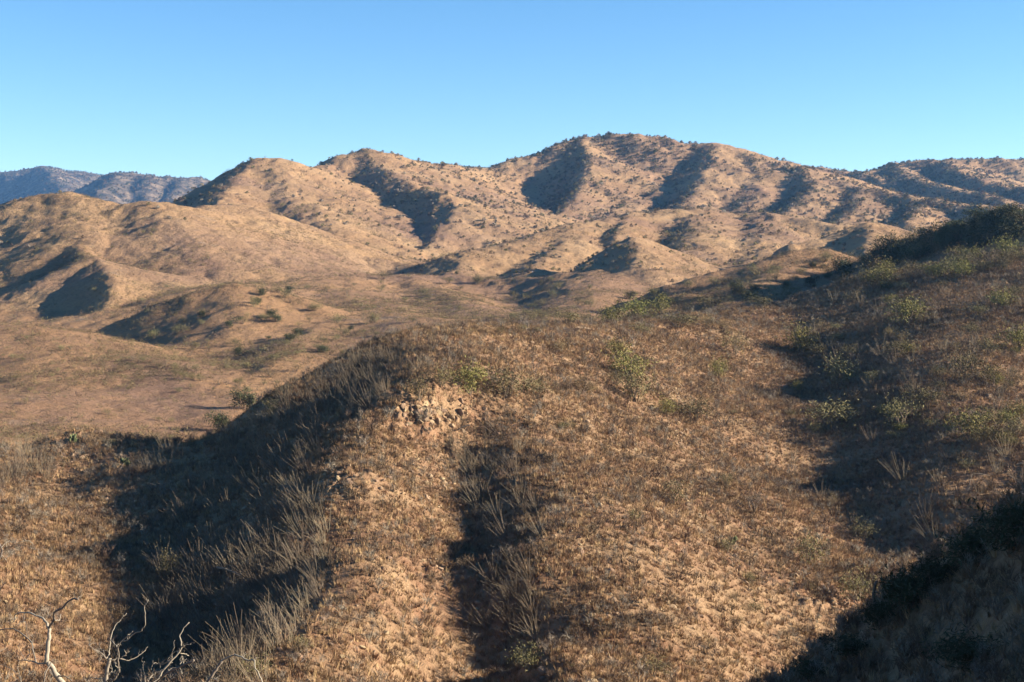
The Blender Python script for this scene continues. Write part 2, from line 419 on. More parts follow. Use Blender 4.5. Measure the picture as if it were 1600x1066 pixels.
def structure_mesh(name, label, groups, mat):
    """the faces of the terrain grid that belong to the given hills, as one sheet with the shared normals"""
    nphi, nr = GX.shape
    fg = GG[:-1, :-1]
    ii, jj = np.nonzero(np.isin(fg, groups))
    quad = np.stack([ii * nr + jj, (ii + 1) * nr + jj, (ii + 1) * nr + jj + 1, ii * nr + jj + 1], 1)
    used, inv = np.unique(quad.ravel(), return_inverse=True)
    co = np.stack([GX.ravel()[used], GY.ravel()[used], GZ.ravel()[used] + EYE], 1)
    me = bpy.data.meshes.new(name)
    me.vertices.add(len(used)); me.vertices.foreach_set('co', co.ravel())
    nf = len(quad)
    me.loops.add(nf * 4); me.loops.foreach_set('vertex_index', inv.astype(np.int32))
    me.polygons.add(nf); me.polygons.foreach_set('loop_start', np.arange(nf, dtype=np.int32) * 4)
    me.polygons.foreach_set('use_smooth', np.ones(nf, bool))
    me.update(calc_edges=True)
    nrm = GN.reshape(-1, 3)[used]
    me.normals_split_custom_set_from_vertices(nrm.tolist())
    me.materials.append(mat)
    o = bpy.data.objects.new(name, me); COL.objects.link(o)
    o['kind'] = 'structure'; o['label'] = label
    return o

# shared normals of the whole grid
_P = np.stack([GX, GY, GZ], -1)
_du = np.gradient(_P, axis=0); _dv = np.gradient(_P, axis=1)
GN = np.cross(_du, _dv); GN /= np.linalg.norm(GN, axis=-1, keepdims=True) + 1e-12
GN[GN[..., 2] < 0] *= -1

structure_mesh('mountains', 'bluish distant mountains on the left horizon', [G_MOUNT], M_MOUNT)
structure_mesh('hill', 'tall golden hill range with the rounded summit under the sky', [G_BACK], M_FAR)
structure_mesh('hill', 'low golden knolls in front of the tall hill range', [G_KNOLL], M_FAR)
structure_mesh('hill', 'smooth golden hills on the left below the distant mountains', [G_LEFT], M_FAR)
structure_mesh('ground', 'rolling reddish valley floor between the hills', [G_LOW, G_VALLEY], M_MID)
structure_mesh('hill', 'reddish brown dome and low left slope just behind the near hill', [G_DOME], M_MID)
structure_mesh('hill', 'dark shaded slope behind the right hand crest', [G_DARK], M_FAR)
structure_mesh('hillside', 'red brown near hillside with ocotillos and shaded gullies', [G_NEAR], M_NEAR)
structure_mesh('hillside', 'dark shaded slope close by in the lower right corner', [G_CORNER], M_NEAR)

# ------------------------------------------------------------------ plant and rock shapes
def plain(name, color, rough=0.9, vary=0.25, scale=3.0, trans=0.0):
    m, n, L, b = nt_new(name)
    b.inputs['Roughness'].default_value = rough
    oi = n.new('ShaderNodeObjectInfo'); geo = n.new('ShaderNodeNewGeometry')
    t = n.new('ShaderNodeTexNoise'); t.inputs['Scale'].default_value = scale; t.inputs['Detail'].default_value = 3
    L.new(geo.outputs['Position'], t.inputs['Vector'])
    a = n.new('ShaderNodeMath'); a.operation = 'ADD'; L.new(oi.outputs['Random'], a.inputs[0]); L.new(t.outputs['Fac'], a.inputs[1])
    mr = n.new('ShaderNodeMapRange'); mr.inputs['From Min'].default_value = 0.2; mr.inputs['From Max'].default_value = 1.8
    mr.inputs['To Min'].default_value = 1 - vary; mr.inputs['To Max'].default_value = 1 + vary
    L.new(a.outputs[0], mr.inputs['Value'])
    h = n.new('ShaderNodeHueSaturation'); h.inputs['Color'].default_value = (*color, 1)
    L.new(mr.outputs[0], h.inputs['Value'])
    hm = n.new('ShaderNodeMapRange'); hm.inputs['To Min'].default_value = 0.485; hm.inputs['To Max'].default_value = 0.515
    L.new(oi.outputs['Random'], hm.inputs['Value']); L.new(hm.outputs[0], h.inputs['Hue'])
    L.new(h.outputs['Color'], b.inputs['Base Color'])
    return m

M_WAND = plain('ocotillo_stem', (0.150, 0.120, 0.086))
M_TWIG = plain('bare_twig', (0.125, 0.088, 0.060))
M_GREY = plain('grey_twig', (0.20, 0.168, 0.132))
M_LEAFY = plain('olive_leaf', (0.136, 0.118, 0.058), vary=0.4)
M_BRIGHT = plain('yellow_green_leaf', (0.155, 0.140, 0.048), vary=0.3)
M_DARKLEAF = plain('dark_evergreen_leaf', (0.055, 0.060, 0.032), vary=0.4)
M_DRYLEAF = plain('dry_brown_leaf', (0.16, 0.120, 0.062), vary=0.35)
M_BARK = plain('grey_bark', (0.15, 0.115, 0.085))
M_STRAW = plain('dry_grass', (0.285, 0.188, 0.108), vary=0.35, scale=0.15)
M_STRAWDARK = plain('brown_grass', (0.20, 0.122, 0.068), vary=0.35, scale=0.15)
M_PAD = plain('cactus_pad', (0.095, 0.105, 0.052))
M_STONE = plain('pale_stone', (0.25, 0.178, 0.112), vary=0.3, scale=2.0)
M_STONERED = plain('rusty_stone', (0.215, 0.152, 0.102), vary=0.3, scale=2.0)

class MB:
    def __init__(self): self.v = []; self.f = []; self.m = []
    def tri(self, a, b, c, m=0):
        k = len(self.v); self.v += [a, b, c]; self.f.append((k, k + 1, k + 2)); self.m.append(m)
    def tube(self, pts, rad, sides=3, m=0, cap=False):
        pts = [Vector(p) for p in pts]; k = len(self.v); n = len(pts)
        for i, p in enumerate(pts):
            d = (pts[min(i + 1, n - 1)] - pts[max(i - 1, 0)]).normalized()
            a = d.orthogonal().normalized() if i == 0 else (a - d * a.dot(d)).normalized()
            b = d.cross(a)
            for s in range(sides):
                t = 2 * math.pi * s / sides
                self.v.append(tuple(p + (a * math.cos(t) + b * math.sin(t)) * rad[i]))
        for i in range(n - 1):
            for s in range(sides):
                s2 = (s + 1) % sides
                self.f.append((k + i * sides + s, k + i * sides + s2, k + (i + 1) * sides + s2, k + (i + 1) * sides + s)); self.m.append(m)
        if cap:
            self.f.append(tuple(k + (n - 1) * sides + s for s in range(sides))); self.m.append(m)
    def strip(self, p, q, w, m=0):
        """one thin twig: a flat sliver from p to q"""
        p = Vector(p); q = Vector(q); s = (q - p).orthogonal().normalized()
        s.rotate(__import__('mathutils').Quaternion((q - p).normalized(), random.uniform(0, 6.28)))
        k = len(self.v); self.v += [tuple(p - s * w), tuple(p + s * w), tuple(q + s * w * .4)]
        self.f.append((k, k + 1, k + 2)); self.m.append(m)
    def leaf(self, c, size, m=0, slim=0.5):
        a = Vector((random.gauss(0, 1), random.gauss(0, 1), random.gauss(0, 1))).normalized() * size
        b = a.orthogonal().normalized() * size * slim
        b.rotate(__import__('mathutils').Quaternion(a.normalized(), random.uniform(0, 6.28)))
        c = Vector(c); self.tri(tuple(c - a), tuple(c + b), tuple(c + a), m)
    def mesh(self, name, mats, smooth=False):
        me = bpy.data.meshes.new(name); me.from_pydata(self.v, [], self.f)
        for m in mats: me.materials.append(m)
        me.polygons.foreach_set('material_index', self.m)
        if smooth: me.polygons.foreach_set('use_smooth', [True] * len(self.f))
        me.update(); return me

U = random.uniform

def wand_pts(L, az, tilt, bend):
    pts = []; p = Vector((math.cos(az) * .1, math.sin(az) * .1, -0.05)); n = 6; t = tilt; w = U(-.25, .25)
    for i in range(n + 1):
        pts.append(tuple(p))
        d = Vector((math.cos(az + w * i / n) * math.sin(t), math.sin(az + w * i / n) * math.sin(t), math.cos(t)))
        p = p + d * (L / n); t += bend / n + U(-.07, .07)
    return pts

def ocotillo_stems(n, H):
    out = []
    for k in range(n):
        az = 2 * math.pi * k / n + U(-.5, .5)
        out.append((wand_pts(H * U(.5, 1.12), az, U(.06, .55), U(-.3, .65)), U(.024, .034)))
    return out

def ocotillo_mesh(stems):
    b = MB()
    for pts, r in stems: b.tube(pts, [r * (1 - .55 * i / 6) for i in range(7)], 3)
    return b

def bare_shrub_mb(h, n, w, mat2=False):
    b = MB()
    for k in range(n):
        az, t = U(0, 6.28), abs(random.gauss(0, .55)); L = h * U(.5, .9)
        d = Vector((math.cos(az) * math.sin(t), math.sin(az) * math.sin(t), math.cos(t)))
        p = Vector((U(-.06, .06) * h, U(-.06, .06) * h, -0.03)); q = p + d * L * .55
        b.strip(p, q, w * 1.5)
        for j in range(3):
            e = q + (d + Vector((U(-.6, .6), U(-.6, .6), U(-.25, .5)))).normalized() * L * U(.35, .6)
            b.strip(q, e, w)
            for i in range(2):
                b.strip(q.lerp(e, U(.3, .9)), e + Vector((U(-.2, .2), U(-.2, .2), U(-.1, .15))) * h, w * .7)
    return b

def leafy_shrub(w, h, leaves, leaf, open_, stem_r=0.03, clumps=22):
    """limbs rising from the foot and a crown of leaf clumps round their ends: (trunk builder, crown builder)"""
    tb, cb = MB(), MB()
    tips = []
    for k in range(6):
        az = 2 * math.pi * k / 6 + U(-.5, .5); t = U(.15, .8)
        R = w * .5 * U(.35, .8) * math.sin(t) * 1.3; top = Vector((math.cos(az) * R, math.sin(az) * R, h * U(.45, .8)))
        mid = top * .5 + Vector((U(-.1, .1) * w, U(-.1, .1) * w, h * U(-.02, .06)))
        tb.tube([(U(-.05, .05), U(-.05, .05), -.08), mid, top], [stem_r, stem_r * .75, stem_r * .4], 4)
        for j in range(clumps // 6 + 1):
            c = mid.lerp(top, U(.2, 1.25)) + Vector((random.gauss(0, .16) * w, random.gauss(0, .16) * w, random.gauss(0.06, .12) * h))
            c.z = max(c.z, h * .22)
            tb.strip(mid.lerp(top, U(.3, 1)), c, stem_r * .35); tips.append(c)
    for c in tips:
        s = U(.09, .2) * w
        for i in range(leaves // len(tips)):
            g = Vector((random.gauss(0, 1), random.gauss(0, 1), random.gauss(0, .8))) * s * (1 if open_ else .8)
            p = c + g; p.z = max(p.z, .05)
            cb.leaf(p, leaf * U(.6, 1.3), 0, U(.25, .5))
    return tb, cb

def rock_mb(sx, sy, sz, seed, cuts=9):
    """an angular boulder: a rough ball cut by flat planes"""
    r = random.Random(seed); bm = bmesh.new()
    bmesh.ops.create_icosphere(bm, subdivisions=2, radius=1.0)
    for k in range(cuts):
        n = Vector((r.gauss(0, 1), r.gauss(0, 1), r.gauss(0, .8))).normalized(); d = r.uniform(.38, .7)
        for v in bm.verts:
            t = v.co.dot(n)
            if t > d: v.co -= n * (t - d)
    for v in bm.verts:
        v.co += Vector((r.uniform(-1, 1), r.uniform(-1, 1), r.uniform(-1, 1))) * .015
        v.co = Vector((v.co.x * sx, v.co.y * sy, v.co.z * sz))
    bmesh.ops.remove_doubles(bm, verts=bm.verts, dist=.02 * max(sx, sy, sz))
    return bm

def bm_mesh(name, bm, mats):
    me = bpy.data.meshes.new(name); bm.to_mesh(me); bm.free()
    for m in mats: me.materials.append(m)
    return me

# ------------------------------------------------------------------ placing things
def link(name, data, loc=(0, 0, 0), rot=None, scale=1.0, parent=None):
    o = bpy.data.objects.new(name, data); COL.objects.link(o)
    if parent is not None: o.parent = parent
    else:
        o.location = (loc[0], loc[1], loc[2] + EYE)
        if rot is not None: o.rotation_euler = rot
        o.scale = (scale,) * 3 if np.isscalar(scale) else scale
    return o

def tag(o, label, cat, group=None):
    o['label'] = label; o['category'] = cat
    if group: o['group'] = group
    return o

def slope_normal(x, y, e=1.0):
    gx = (ground([x + e], [y])[0] - ground([x - e], [y])[0]) / (2 * e); gy = (ground([x], [y + e])[0] - ground([x], [y - e])[0]) / (2 * e)
    return Vector((-gx, -gy, 1)).normalized()

def upright(x, y, k, spin, jit=0.06, lean=0.0):
    """orientation of a plant that leans by the share k from the vertical towards the slope's normal"""
    n = slope_normal(x, y) * k + Vector((U(-jit, jit) - lean, U(-jit, jit), 1 - k))
    q = n.normalized().to_track_quat('Z', 'Y'); q2 = __import__('mathutils').Quaternion((0, 0, 1), spin)
    return (q @ q2).to_euler()

def inside(px, py, poly):
    c = False; j = len(poly) - 1
    for i in range(len(poly)):
        if (poly[i][1] > py) != (poly[j][1] > py) and px < (poly[j][0] - poly[i][0]) * (py - poly[i][1]) / (poly[j][1] - poly[i][1]) + poly[i][0]: c = not c
        j = i
    return c

def in_poly(poly):
    xs = [p[0] for p in poly]; ys = [p[1] for p in poly]
    while True:
        p = (U(min(xs), max(xs)), U(min(ys), max(ys)))
        if inside(*p, poly): return p

# every grid cell: its size on the ground, whether the camera sees it; used to strew plants evenly over the ground
_r = np.exp(LR)
_area = (_r[:-1, :-1] ** 2) * np.diff(phis)[:, None] * np.diff(lr)[None, :]
_seen = (TANE >= HOR - 0.004)[:-1, :-1] & (np.abs(phis[:-1, None]) < math.radians(21.5))
_gx, _gy, _gg = GX[:-1, :-1], GY[:-1, :-1], GG[:-1, :-1]
_ppx, _ppy = project(_gx, _gy, GZ[:-1, :-1])
_seen &= (_ppy < 1110) & (_ppx > -60) & (_ppx < 1660)

def strew(count, weight):
    """random points on the seen ground, in proportion to area times weight"""
    w = (_area * _seen * weight).ravel(); c = np.cumsum(w)
    k = np.searchsorted(c, rng.random(count) * c[-1])
    i, j = np.divmod(k, _area.shape[1])
    a, b = rng.random(count), rng.random(count)
    p = phis[i] + a * (phis[i + 1] - phis[i]); l = lr[j] + b * (lr[j + 1] - lr[j])
    x, y = np.exp(l) * np.sin(p), np.exp(l) * np.cos(p)
    return x, y, ground(x, y)

def stuff(name, label, protos, x, y, z, scale, spin, tilt=None, squash=None):
    """one object of many small instances on points; protos are meshes picked at random"""
    n = len(x)
    me = bpy.data.meshes.new(name)
    me.vertices.add(n); me.vertices.foreach_set('co', np.stack([x, y, np.asarray(z) + EYE], 1).ravel().astype(np.float32))
    def attr(nm, typ, arr, key='value'):
        a = me.attributes.new(nm, typ, 'POINT'); a.data.foreach_set(key, np.ascontiguousarray(arr).ravel())
    sc = np.stack([scale, scale, scale if squash is None else scale * squash], 1).astype(np.float32)
    ro = np.zeros((n, 3), np.float32); ro[:, 2] = spin
    if tilt is not None: ro[:, :2] = tilt
    attr('size', 'FLOAT_VECTOR', sc, 'vector'); attr('turn', 'FLOAT_VECTOR', ro, 'vector')
    attr('pick', 'INT', rng.integers(0, len(protos), n).astype(np.int32))
    o = bpy.data.objects.new(name, me); COL.objects.link(o)
    o['kind'] = 'stuff'; o['label'] = label
    g = bpy.data.node_groups.new(name, 'GeometryNodeTree')
    g.interface.new_socket('Geometry', in_out='INPUT', socket_type='NodeSocketGeometry')
    g.interface.new_socket('Geometry', in_out='OUTPUT', socket_type='NodeSocketGeometry')
    N, L = g.nodes, g.links
    gi, go = N.new('NodeGroupInput'), N.new('NodeGroupOutput')
    ip = N.new('GeometryNodeInstanceOnPoints'); jn = N.new('GeometryNodeGeometryToInstance')
    for p in reversed(protos):
        po = bpy.data.objects.new(name + '_pattern', p)
        oi = N.new('GeometryNodeObjectInfo'); oi.inputs['Object'].default_value = po
        L.new(oi.outputs['Geometry'], jn.inputs[0])
    L.new(jn.outputs[0], ip.inputs['Instance']); ip.inputs['Pick Instance'].default_value = True
    for nm, typ, sock in (('size', 'FLOAT_VECTOR', 'Scale'), ('turn', 'FLOAT_VECTOR', 'Rotation'), ('pick', 'INT', 'Instance Index')):
        na = N.new('GeometryNodeInputNamedAttribute'); na.data_type = typ; na.inputs['Name'].default_value = nm
        L.new(na.outputs['Attribute'], ip.inputs[sock])
    L.new(gi.outputs[0], ip.inputs['Points']); L.new(ip.outputs[0], go.inputs[0])
    md = o.modifiers.new('instances', 'NODES'); md.node_group = g
    return o

def pixel_size(x, y, h): return h * FPX / np.hypot(x, y)

ORD = ['first', 'second', 'third', 'fourth', 'fifth', 'sixth', 'seventh', 'eighth', 'ninth', 'tenth', 'eleventh', 'twelfth'] + ['next in turn'] * 60
ROWN = {1: [''], 2: ['upper', 'lower'], 3: ['upper', 'middle', 'lower'], 4: ['top', 'upper', 'lower', 'bottom'], 5: ['top', 'upper', 'middle', 'lower', 'bottom']}
COLN = {1: [''], 2: ['left', 'right'], 3: ['left', 'centre', 'right'], 4: ['far left', 'centre left', 'centre right', 'far right'], 5: ['far left', 'left', 'centre', 'right', 'far right']}

def name_apart(items, where):
    """labels that single out each of many alike plants: items are (object, what it looks like, column, row)"""
    n = len(items); R = C = 1
    for R, C in ((1, 1), (1, 2), (1, 3), (2, 2), (2, 3), (3, 3), (3, 4), (4, 4), (4, 5), (5, 5)):
        if n / (R * C) <= 7: break
    items = sorted(items, key=lambda t: t[3])
    for a in range(R):
        row = sorted(items[a * n // R:(a + 1) * n // R], key=lambda t: t[2]); m = len(row)
        for c in range(C):
            cell = row[c * m // C:(c + 1) * m // C]
            for k, (o, what, px, py) in enumerate(cell):
                part = ' '.join(w for w in (ROWN[R][a], COLN[C][c]) if w)
                place = (part + ' of ' if part else 'among those on ') + where
                o['label'] = (f'{what}, {ORD[k]} from left, {place}' if len(cell) > 1 else f'{what} alone at {place}')

# ------------------------------------------------------------------ ground cover
near_mask = np.isin(_gg, [G_NEAR, G_CORNER])
patch = np.clip(0.62 + 1.1 * (.55 * fbm(_gx.ravel(), _gy.ravel(), 26, 4, 77) + .6 * fbm(_gx.ravel() * .3, _gy.ravel(), 4.5, 3, 78)), 0.38, 1.7).reshape(_gx.shape)

def tuft(n, h, spread, w, mat):
    b = MB()
    for k in range(n):
        az, t = U(0, 6.28), U(.1, 1.0); p = Vector((math.cos(az), math.sin(az), 0)) * U(0, spread)
        b.strip((p.x, p.y, -.04), tuple(p + Vector((math.cos(az) * math.sin(t), math.sin(az) * math.sin(t), math.cos(t))) * h * U(.6, 1.1)), w)
    return b.mesh('grass_tuft', [mat])

GRASS = [tuft(14, .36, .14, .022, M_STRAW), tuft(12, .44, .16, .022, M_STRAW), tuft(14, .30, .16, .024, M_STRAWDARK), tuft(11, .38, .14, .02, M_STRAWDARK)]
x, y, z = strew(N_GRASS, near_mask * patch * np.where(_gg == G_CORNER, .5, 1.0))
n = len(x)
stuff('grass', 'dry straw coloured grass tufts strewn over the near hillside', GRASS, x, y, z, rng.uniform(.5, 1.5, n), rng.uniform(0, 6.28, n), rng.normal(0, .15, (n, 2)))

mid_mask = np.isin(_gg, [G_LEFT, G_DOME, G_LOW, G_VALLEY, G_DARK])
BUSHLET = []
for mt in (M_DRYLEAF, M_TWIG, M_LEAFY, M_TWIG):
    b = MB()
    for k in range(34):
        g = Vector((random.gauss(0, .32), random.gauss(0, .32), abs(random.gauss(.28, .22)))); b.leaf(g, U(.08, .2), 0, .4)
    BUSHLET.append(b.mesh('bushlet', [mt]))
mp = np.clip(0.35 + 1.5 * fbm(_gx.ravel(), _gy.ravel(), 70, 4, 91), 0.03, 1.5).reshape(_gx.shape)
dist_w = np.clip(420 / np.hypot(_gx, _gy), .3, 1.0)
_lap0 = (np.roll(GZ, 4, 0) + np.roll(GZ, -4, 0) - 2 * GZ)[:-1, :-1]
_shd = np.clip(1 - 2.2 * (GN[:-1, :-1] @ np.array(sdir)), 0, 1)
mp = mp * (.7 + .8 * _shd + .8 * np.clip(_lap0, 0, 1))
x, y, z = strew(60000, mid_mask * (mp + .15) * dist_w)
n = len(x)
stuff('undergrowth', 'low brown scrub dotted over the valley and the left hills', BUSHLET, x, y, z, rng.gamma(2, .27, n) + .2, rng.uniform(0, 6.28, n))
x, y, z = strew(16000, np.isin(_gg, [G_BACK, G_KNOLL]) * (mp + .1))
n = len(x)
stuff('undergrowth', 'low brown scrub dotted over the tall hill range and its knolls', BUSHLET, x, y, z, rng.gamma(3, .45, n) + .5, rng.uniform(0, 6.28, n))

# ------------------------------------------------------------------ ocotillos
OCO = [ocotillo_stems(random.randint(11, 19), 1.0) for _ in range(8)]
OCO_MESH = [ocotillo_mesh([(p, r * .235) for p, r in s]).mesh('ocotillo', [M_WAND]) for s in OCO]
STEM_MESH = []
for s in OCO:
    row = []
    for pts, r in s:
        b = MB(); b.tube(pts, [r * .235 * (1 - .55 * i / 6) for i in range(7)], 3); row.append(b.mesh('stem', [M_WAND]))
    STEM_MESH.append(row)
FLANK = [(335, 690), (440, 622), (560, 566), (640, 560), (600, 640), (505, 660), (485, 760), (535, 880), (480, 960), (410, 1075), (320, 1075), (245, 1000), (250, 870), (300, 770)]
ZONES = [
 ('the shaded flank', 'ocotillos on the shaded left flank', FLANK, 400, 1.8, 3.2),
 ('the rounded crest', 'ocotillos on the rounded crest above the flank', [(450, 618), (610, 538), (720, 516), (760, 560), (640, 600), (500, 655)], 80, 1.6, 2.7),
 ('the narrow dark gully', 'ocotillos in the narrow gully below the outcrop', [(715, 655), (800, 645), (850, 760), (850, 900), (840, 1000), (750, 1000), (765, 880), (722, 770)], 80, 1.6, 3.0),
 ('the dim right slope', 'ocotillos on the slope beyond the right hand gully', [(1240, 490), (1400, 436), (1600, 425), (1600, 760), (1450, 850), (1405, 780), (1330, 660)], 100, 2.4, 4.0),
 ('the left edge', 'ocotillos at the left edge', [(0, 715), (75, 700), (110, 750), (0, 775)], 26, 2.4, 3.4),
 ('the low saddle', 'ocotillos on the low saddle', [(170, 695), (320, 697), (285, 760), (190, 730)], 14, 1.6, 2.8),
 ('the sunlit face', 'ocotillos on the sunlit face', [(760, 525), (1200, 495), (1300, 700), (1380, 900), (1200, 1060), (600, 1060), (620, 700)], 60, 1.3, 2.4),
]
oc, named = [], {}
for lab, grp, poly, cnt, h0, h1 in ZONES:
    for _ in range(cnt):
        p = land_at(*in_poly(poly))
        if p is None or p[1] > 400: continue
        oc.append((U(h0, h1), p, lab, grp))
oc.sort(key=lambda t: -pixel_size(t[1][0], t[1][1], t[0]))
for k, (h, p, lab, grp) in enumerate(oc[:300]):
    v = random.randrange(8); rot = upright(p[0], p[1], .6, U(0, 6.28), .16, .20 if lab in ('the shaded flank', 'the rounded crest', 'the narrow dark gully') else .05)
    if k < 60:
        o = link('ocotillo', None, p, rot, h)
        for me in STEM_MESH[v]: link('stem', me, parent=o)
    else:
        o = link('ocotillo', OCO_MESH[v], p, rot, h)
    tag(o, lab, 'ocotillo', grp)
    named.setdefault(lab, []).append((o, ('tall' if h > 2.9 else 'short' if h < 2.0 else 'grey') + ' ocotillo', *project(*p)))
for lab in named: name_apart(named[lab], lab)
rest = oc[300:]
def euler_rows(pts, k): return np.array([tuple(upright(p[0], p[1], k, U(0, 6.28))) for p in pts], np.float32)
if rest:
    e = euler_rows([t[1] for t in rest], .75)
    stuff('ocotillo_thicket', 'remaining small ocotillos mixed through the stands on the near hill', OCO_MESH, np.array([t[1][0] for t in rest]), np.array([t[1][1] for t in rest]), np.array([t[1][2] for t in rest]), np.array([t[0] for t in rest]), e[:, 2], e[:, :2])

# ------------------------------------------------------------------ bare twiggy bushes of the near hillside
BARE = [bare_shrub_mb(1.0, 12, .014).mesh('bare_shrub', [M_TWIG]) for _ in range(4)] + [bare_shrub_mb(1.0, 12, .013).mesh('bare_shrub', [M_GREY]) for _ in range(2)]
REGIONS = [
 ('the shaded flank', FLANK),
 ('the lower left slope', [(-80, 690), (340, 690), (290, 770), (245, 880), (240, 1120), (-80, 1120)]),
 ('the narrow dark gully', [(700, 650), (850, 650), (850, 1000), (730, 1000)]),
 ('the dim right slope', [(1240, 480), (1400, 420), (1680, 380), (1680, 900), (1400, 930), (1330, 690)]),
 ('the rounded crest', [(480, 480), (1260, 450), (1260, 600), (900, 610), (480, 640)]),
 ('the nose beside the flank', [(480, 640), (720, 640), (750, 1120), (560, 1120)]),
]
def region_of(px, py):
    for lab, poly in REGIONS:
        if inside(px, py, poly): return lab
    return 'the sunlit face'
x, y, z = strew(15000, near_mask * (patch + .15) * (_gg != G_CORNER))
h = rng.gamma(5, .12, len(x)) + .25
order = np.argsort(-pixel_size(x, y, h))
bn = {}
for i in order[:300]:
    px, py = project(x[i], y[i], z[i]); reg = region_of(px, py)
    o = link('bare_shrub', BARE[random.randrange(6)], (x[i], y[i], z[i]), upright(x[i], y[i], .3, U(0, 6.28)), (h[i] * 1.25, h[i] * 1.25, h[i]))
    tag(o, '', 'bush', 'leafless bushes on ' + reg)
    bn.setdefault(reg, []).append((o, 'leafless brown bush', px, py))
for reg in bn: name_apart(bn[reg], reg)
i = order[300:]
stuff('bare_shrubs', 'smaller leafless brown bushes all over the near hillside', BARE, x[i], y[i], z[i], h[i] * 1.15, rng.uniform(0, 6.28, len(i)), rng.normal(0, .1, (len(i), 2)))
x, y, z = strew(420, (_gg == G_CORNER) * 1.0)
stuff('dark_undergrowth', 'grey twiggy undergrowth on the shaded slope in the lower right corner', BARE, x, y, z, rng.uniform(.5, 1.3, len(x)), rng.uniform(0, 6.28, len(x)))

# ------------------------------------------------------------------ green shrubs of the near hill, one by one: foot (column, row), width, height, kind, label
SHRUBS = [
 (735,618,72,48,'b','broad yellow green shrub with dark limbs above the rock outcrop'),
 (655,628,48,40,'o','olive shrub at the edge of the ocotillo stand, left above the outcrop'),
 (690,605,40,34,'o','dull olive shrub behind the yellow green one above the outcrop'),
 (792,622,78,46,'o','wide pale olive shrub right of the yellow green one above the outcrop'),
 (838,622,46,38,'o','small olive shrub at the right end of the row above the outcrop'),
 (965,564,50,34,'b','rounded yellow green shrub, upper of the pair on the red slope'),
 (982,592,68,46,'b','larger rounded green shrub, lower of the pair on the red slope'),
 (992,628,74,50,'o','pale olive shrub below the rounded pair on the red slope'),
 (1040,650,44,32,'b','small bright green shrub with one dark limb below the pale olive one'),
 (912,616,64,30,'d','low brown olive shrub left of the rounded pair'),
 (1085,660,66,42,'o','grey olive shrub right of the small bright green one'),
 (1132,668,58,36,'g','grey twiggy shrub at the right of the grey olive one'),
 (1122,592,30,34,'b','narrow green shrub standing alone on the red slope'),
 (1150,556,56,38,'d','thin brownish shrub with a dark trunk high on the red slope'),
 (955,505,44,30,'b','dark based bright green shrub on the skyline of the near crest'),
 (996,500,52,34,'b','tall bright green shrub on the crest right of the dark based one'),
 (1032,492,36,34,'b','slender bright green tree on the crest beside the pale path'),
 (885,507,40,26,'o','pale green shrub at the middle of the near crest'),
 (915,508,30,22,'o','small pale green shrub on the near crest left of the bright ones'),
 (1002,524,38,22,'o','low olive shrub just below the bright green ones of the crest'),
 (1062,512,62,28,'o','broad olive shrub casting a dark shadow below the pale path'),
 (1105,512,36,22,'d','small brown shrub below the pale path'),
 (1188,482,38,24,'o','little olive tree at the right end of the pale path'),
 (1230,470,40,24,'o','olive shrub on the crest right of the pale path'),
 (1105,482,50,20,'o','low olive shrub behind the pale path'),
 (1250,552,56,52,'b','tall yellow green shrub on long bare stems at the shade edge'),
 (1312,606,66,50,'o','rounded grey green shrub inside the deep shade of the right gully'),
 (1298,672,96,54,'o','very broad dull green shrub at the bottom of the right gully'),
 (1246,614,22,20,'b','tiny bright green shrub where the shade meets the sunlit slope'),
 (1274,560,42,28,'o','olive shrub in the shade beside the long stemmed one'),
 (1363,602,26,24,'o','small round green shrub right of the rounded grey green one'),
 (1407,668,60,54,'o','grey green tufted shrub on the dim slope above the gully floor'),
 (1445,636,60,34,'o','low spreading olive shrub right of the grey green tufted one'),
 (1418,505,70,40,'b','bright yellow shrub high on the dim slope below the crest'),
 (1516,692,76,50,'b','large bright yellow green shrub low on the dim slope'),
 (1562,692,44,30,'o','small olive shrub at the right of the large yellow green one'),
 (1545,556,46,30,'o','pale olive shrub in the middle of the dim slope'),
 (1592,550,50,40,'b','green shrub at the right edge of the picture'),
 (1508,600,66,56,'o','tall ragged olive shrub in the centre of the dim slope'),
 (1398,562,50,34,'o','grey green shrub on the dim slope above the round one'),
 (1470,612,30,20,'o','little light green shrub below the tall ragged olive one'),
 (1330,560,34,22,'o','small dim green shrub high in the shaded gully'),
 (1566,480,48,30,'b','yellow olive shrub near the right edge below the crest'),
 (1385,455,24,16,'k','small dark round bush on the crest beside a pale ledge'),
 (1265,882,62,46,'o','pale green vase shaped shrub above the line of stones'),
 (1347,842,42,32,'o','little green tree with a crooked trunk near the right gully'),
 (1340,940,60,50,'o','pale green shrub at the lower right beside the dark corner'),
 (1052,790,54,40,'o','pale yellowish shrub at the centre of the sunlit face'),
 (1175,802,78,36,'g','dome of grey brown twigs on the sunlit face'),
 (1135,862,36,24,'o','dull green shrub on the sunlit face below the grey dome'),
 (825,1050,54,44,'o','olive shrub at the bottom of the narrow gully'),
 (1020,1056,60,30,'o','pale olive shrub at the bottom edge of the picture'),
 (990,892,54,34,'g','grey bush left of the vase shaped shrub on the sunlit face'),
 (1300,790,34,22,'d','brownish bush low on the sunlit face near the right gully'),
 (262,912,44,50,'o','bushy pale shrub at the foot of the shaded flank'),
 (398,1062,60,40,'o','olive shrub among ocotillos at the bottom of the flank'),
 (470,1020,40,28,'o','dull olive shrub low on the shaded flank'),
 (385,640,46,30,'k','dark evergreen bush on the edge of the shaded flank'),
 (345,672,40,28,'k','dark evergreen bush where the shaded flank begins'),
 (425,650,30,24,'o','small olive bush among the uppermost ocotillos of the flank'),
 (765,985,34,36,'g','grey bush in the lower part of the narrow gully'),
]
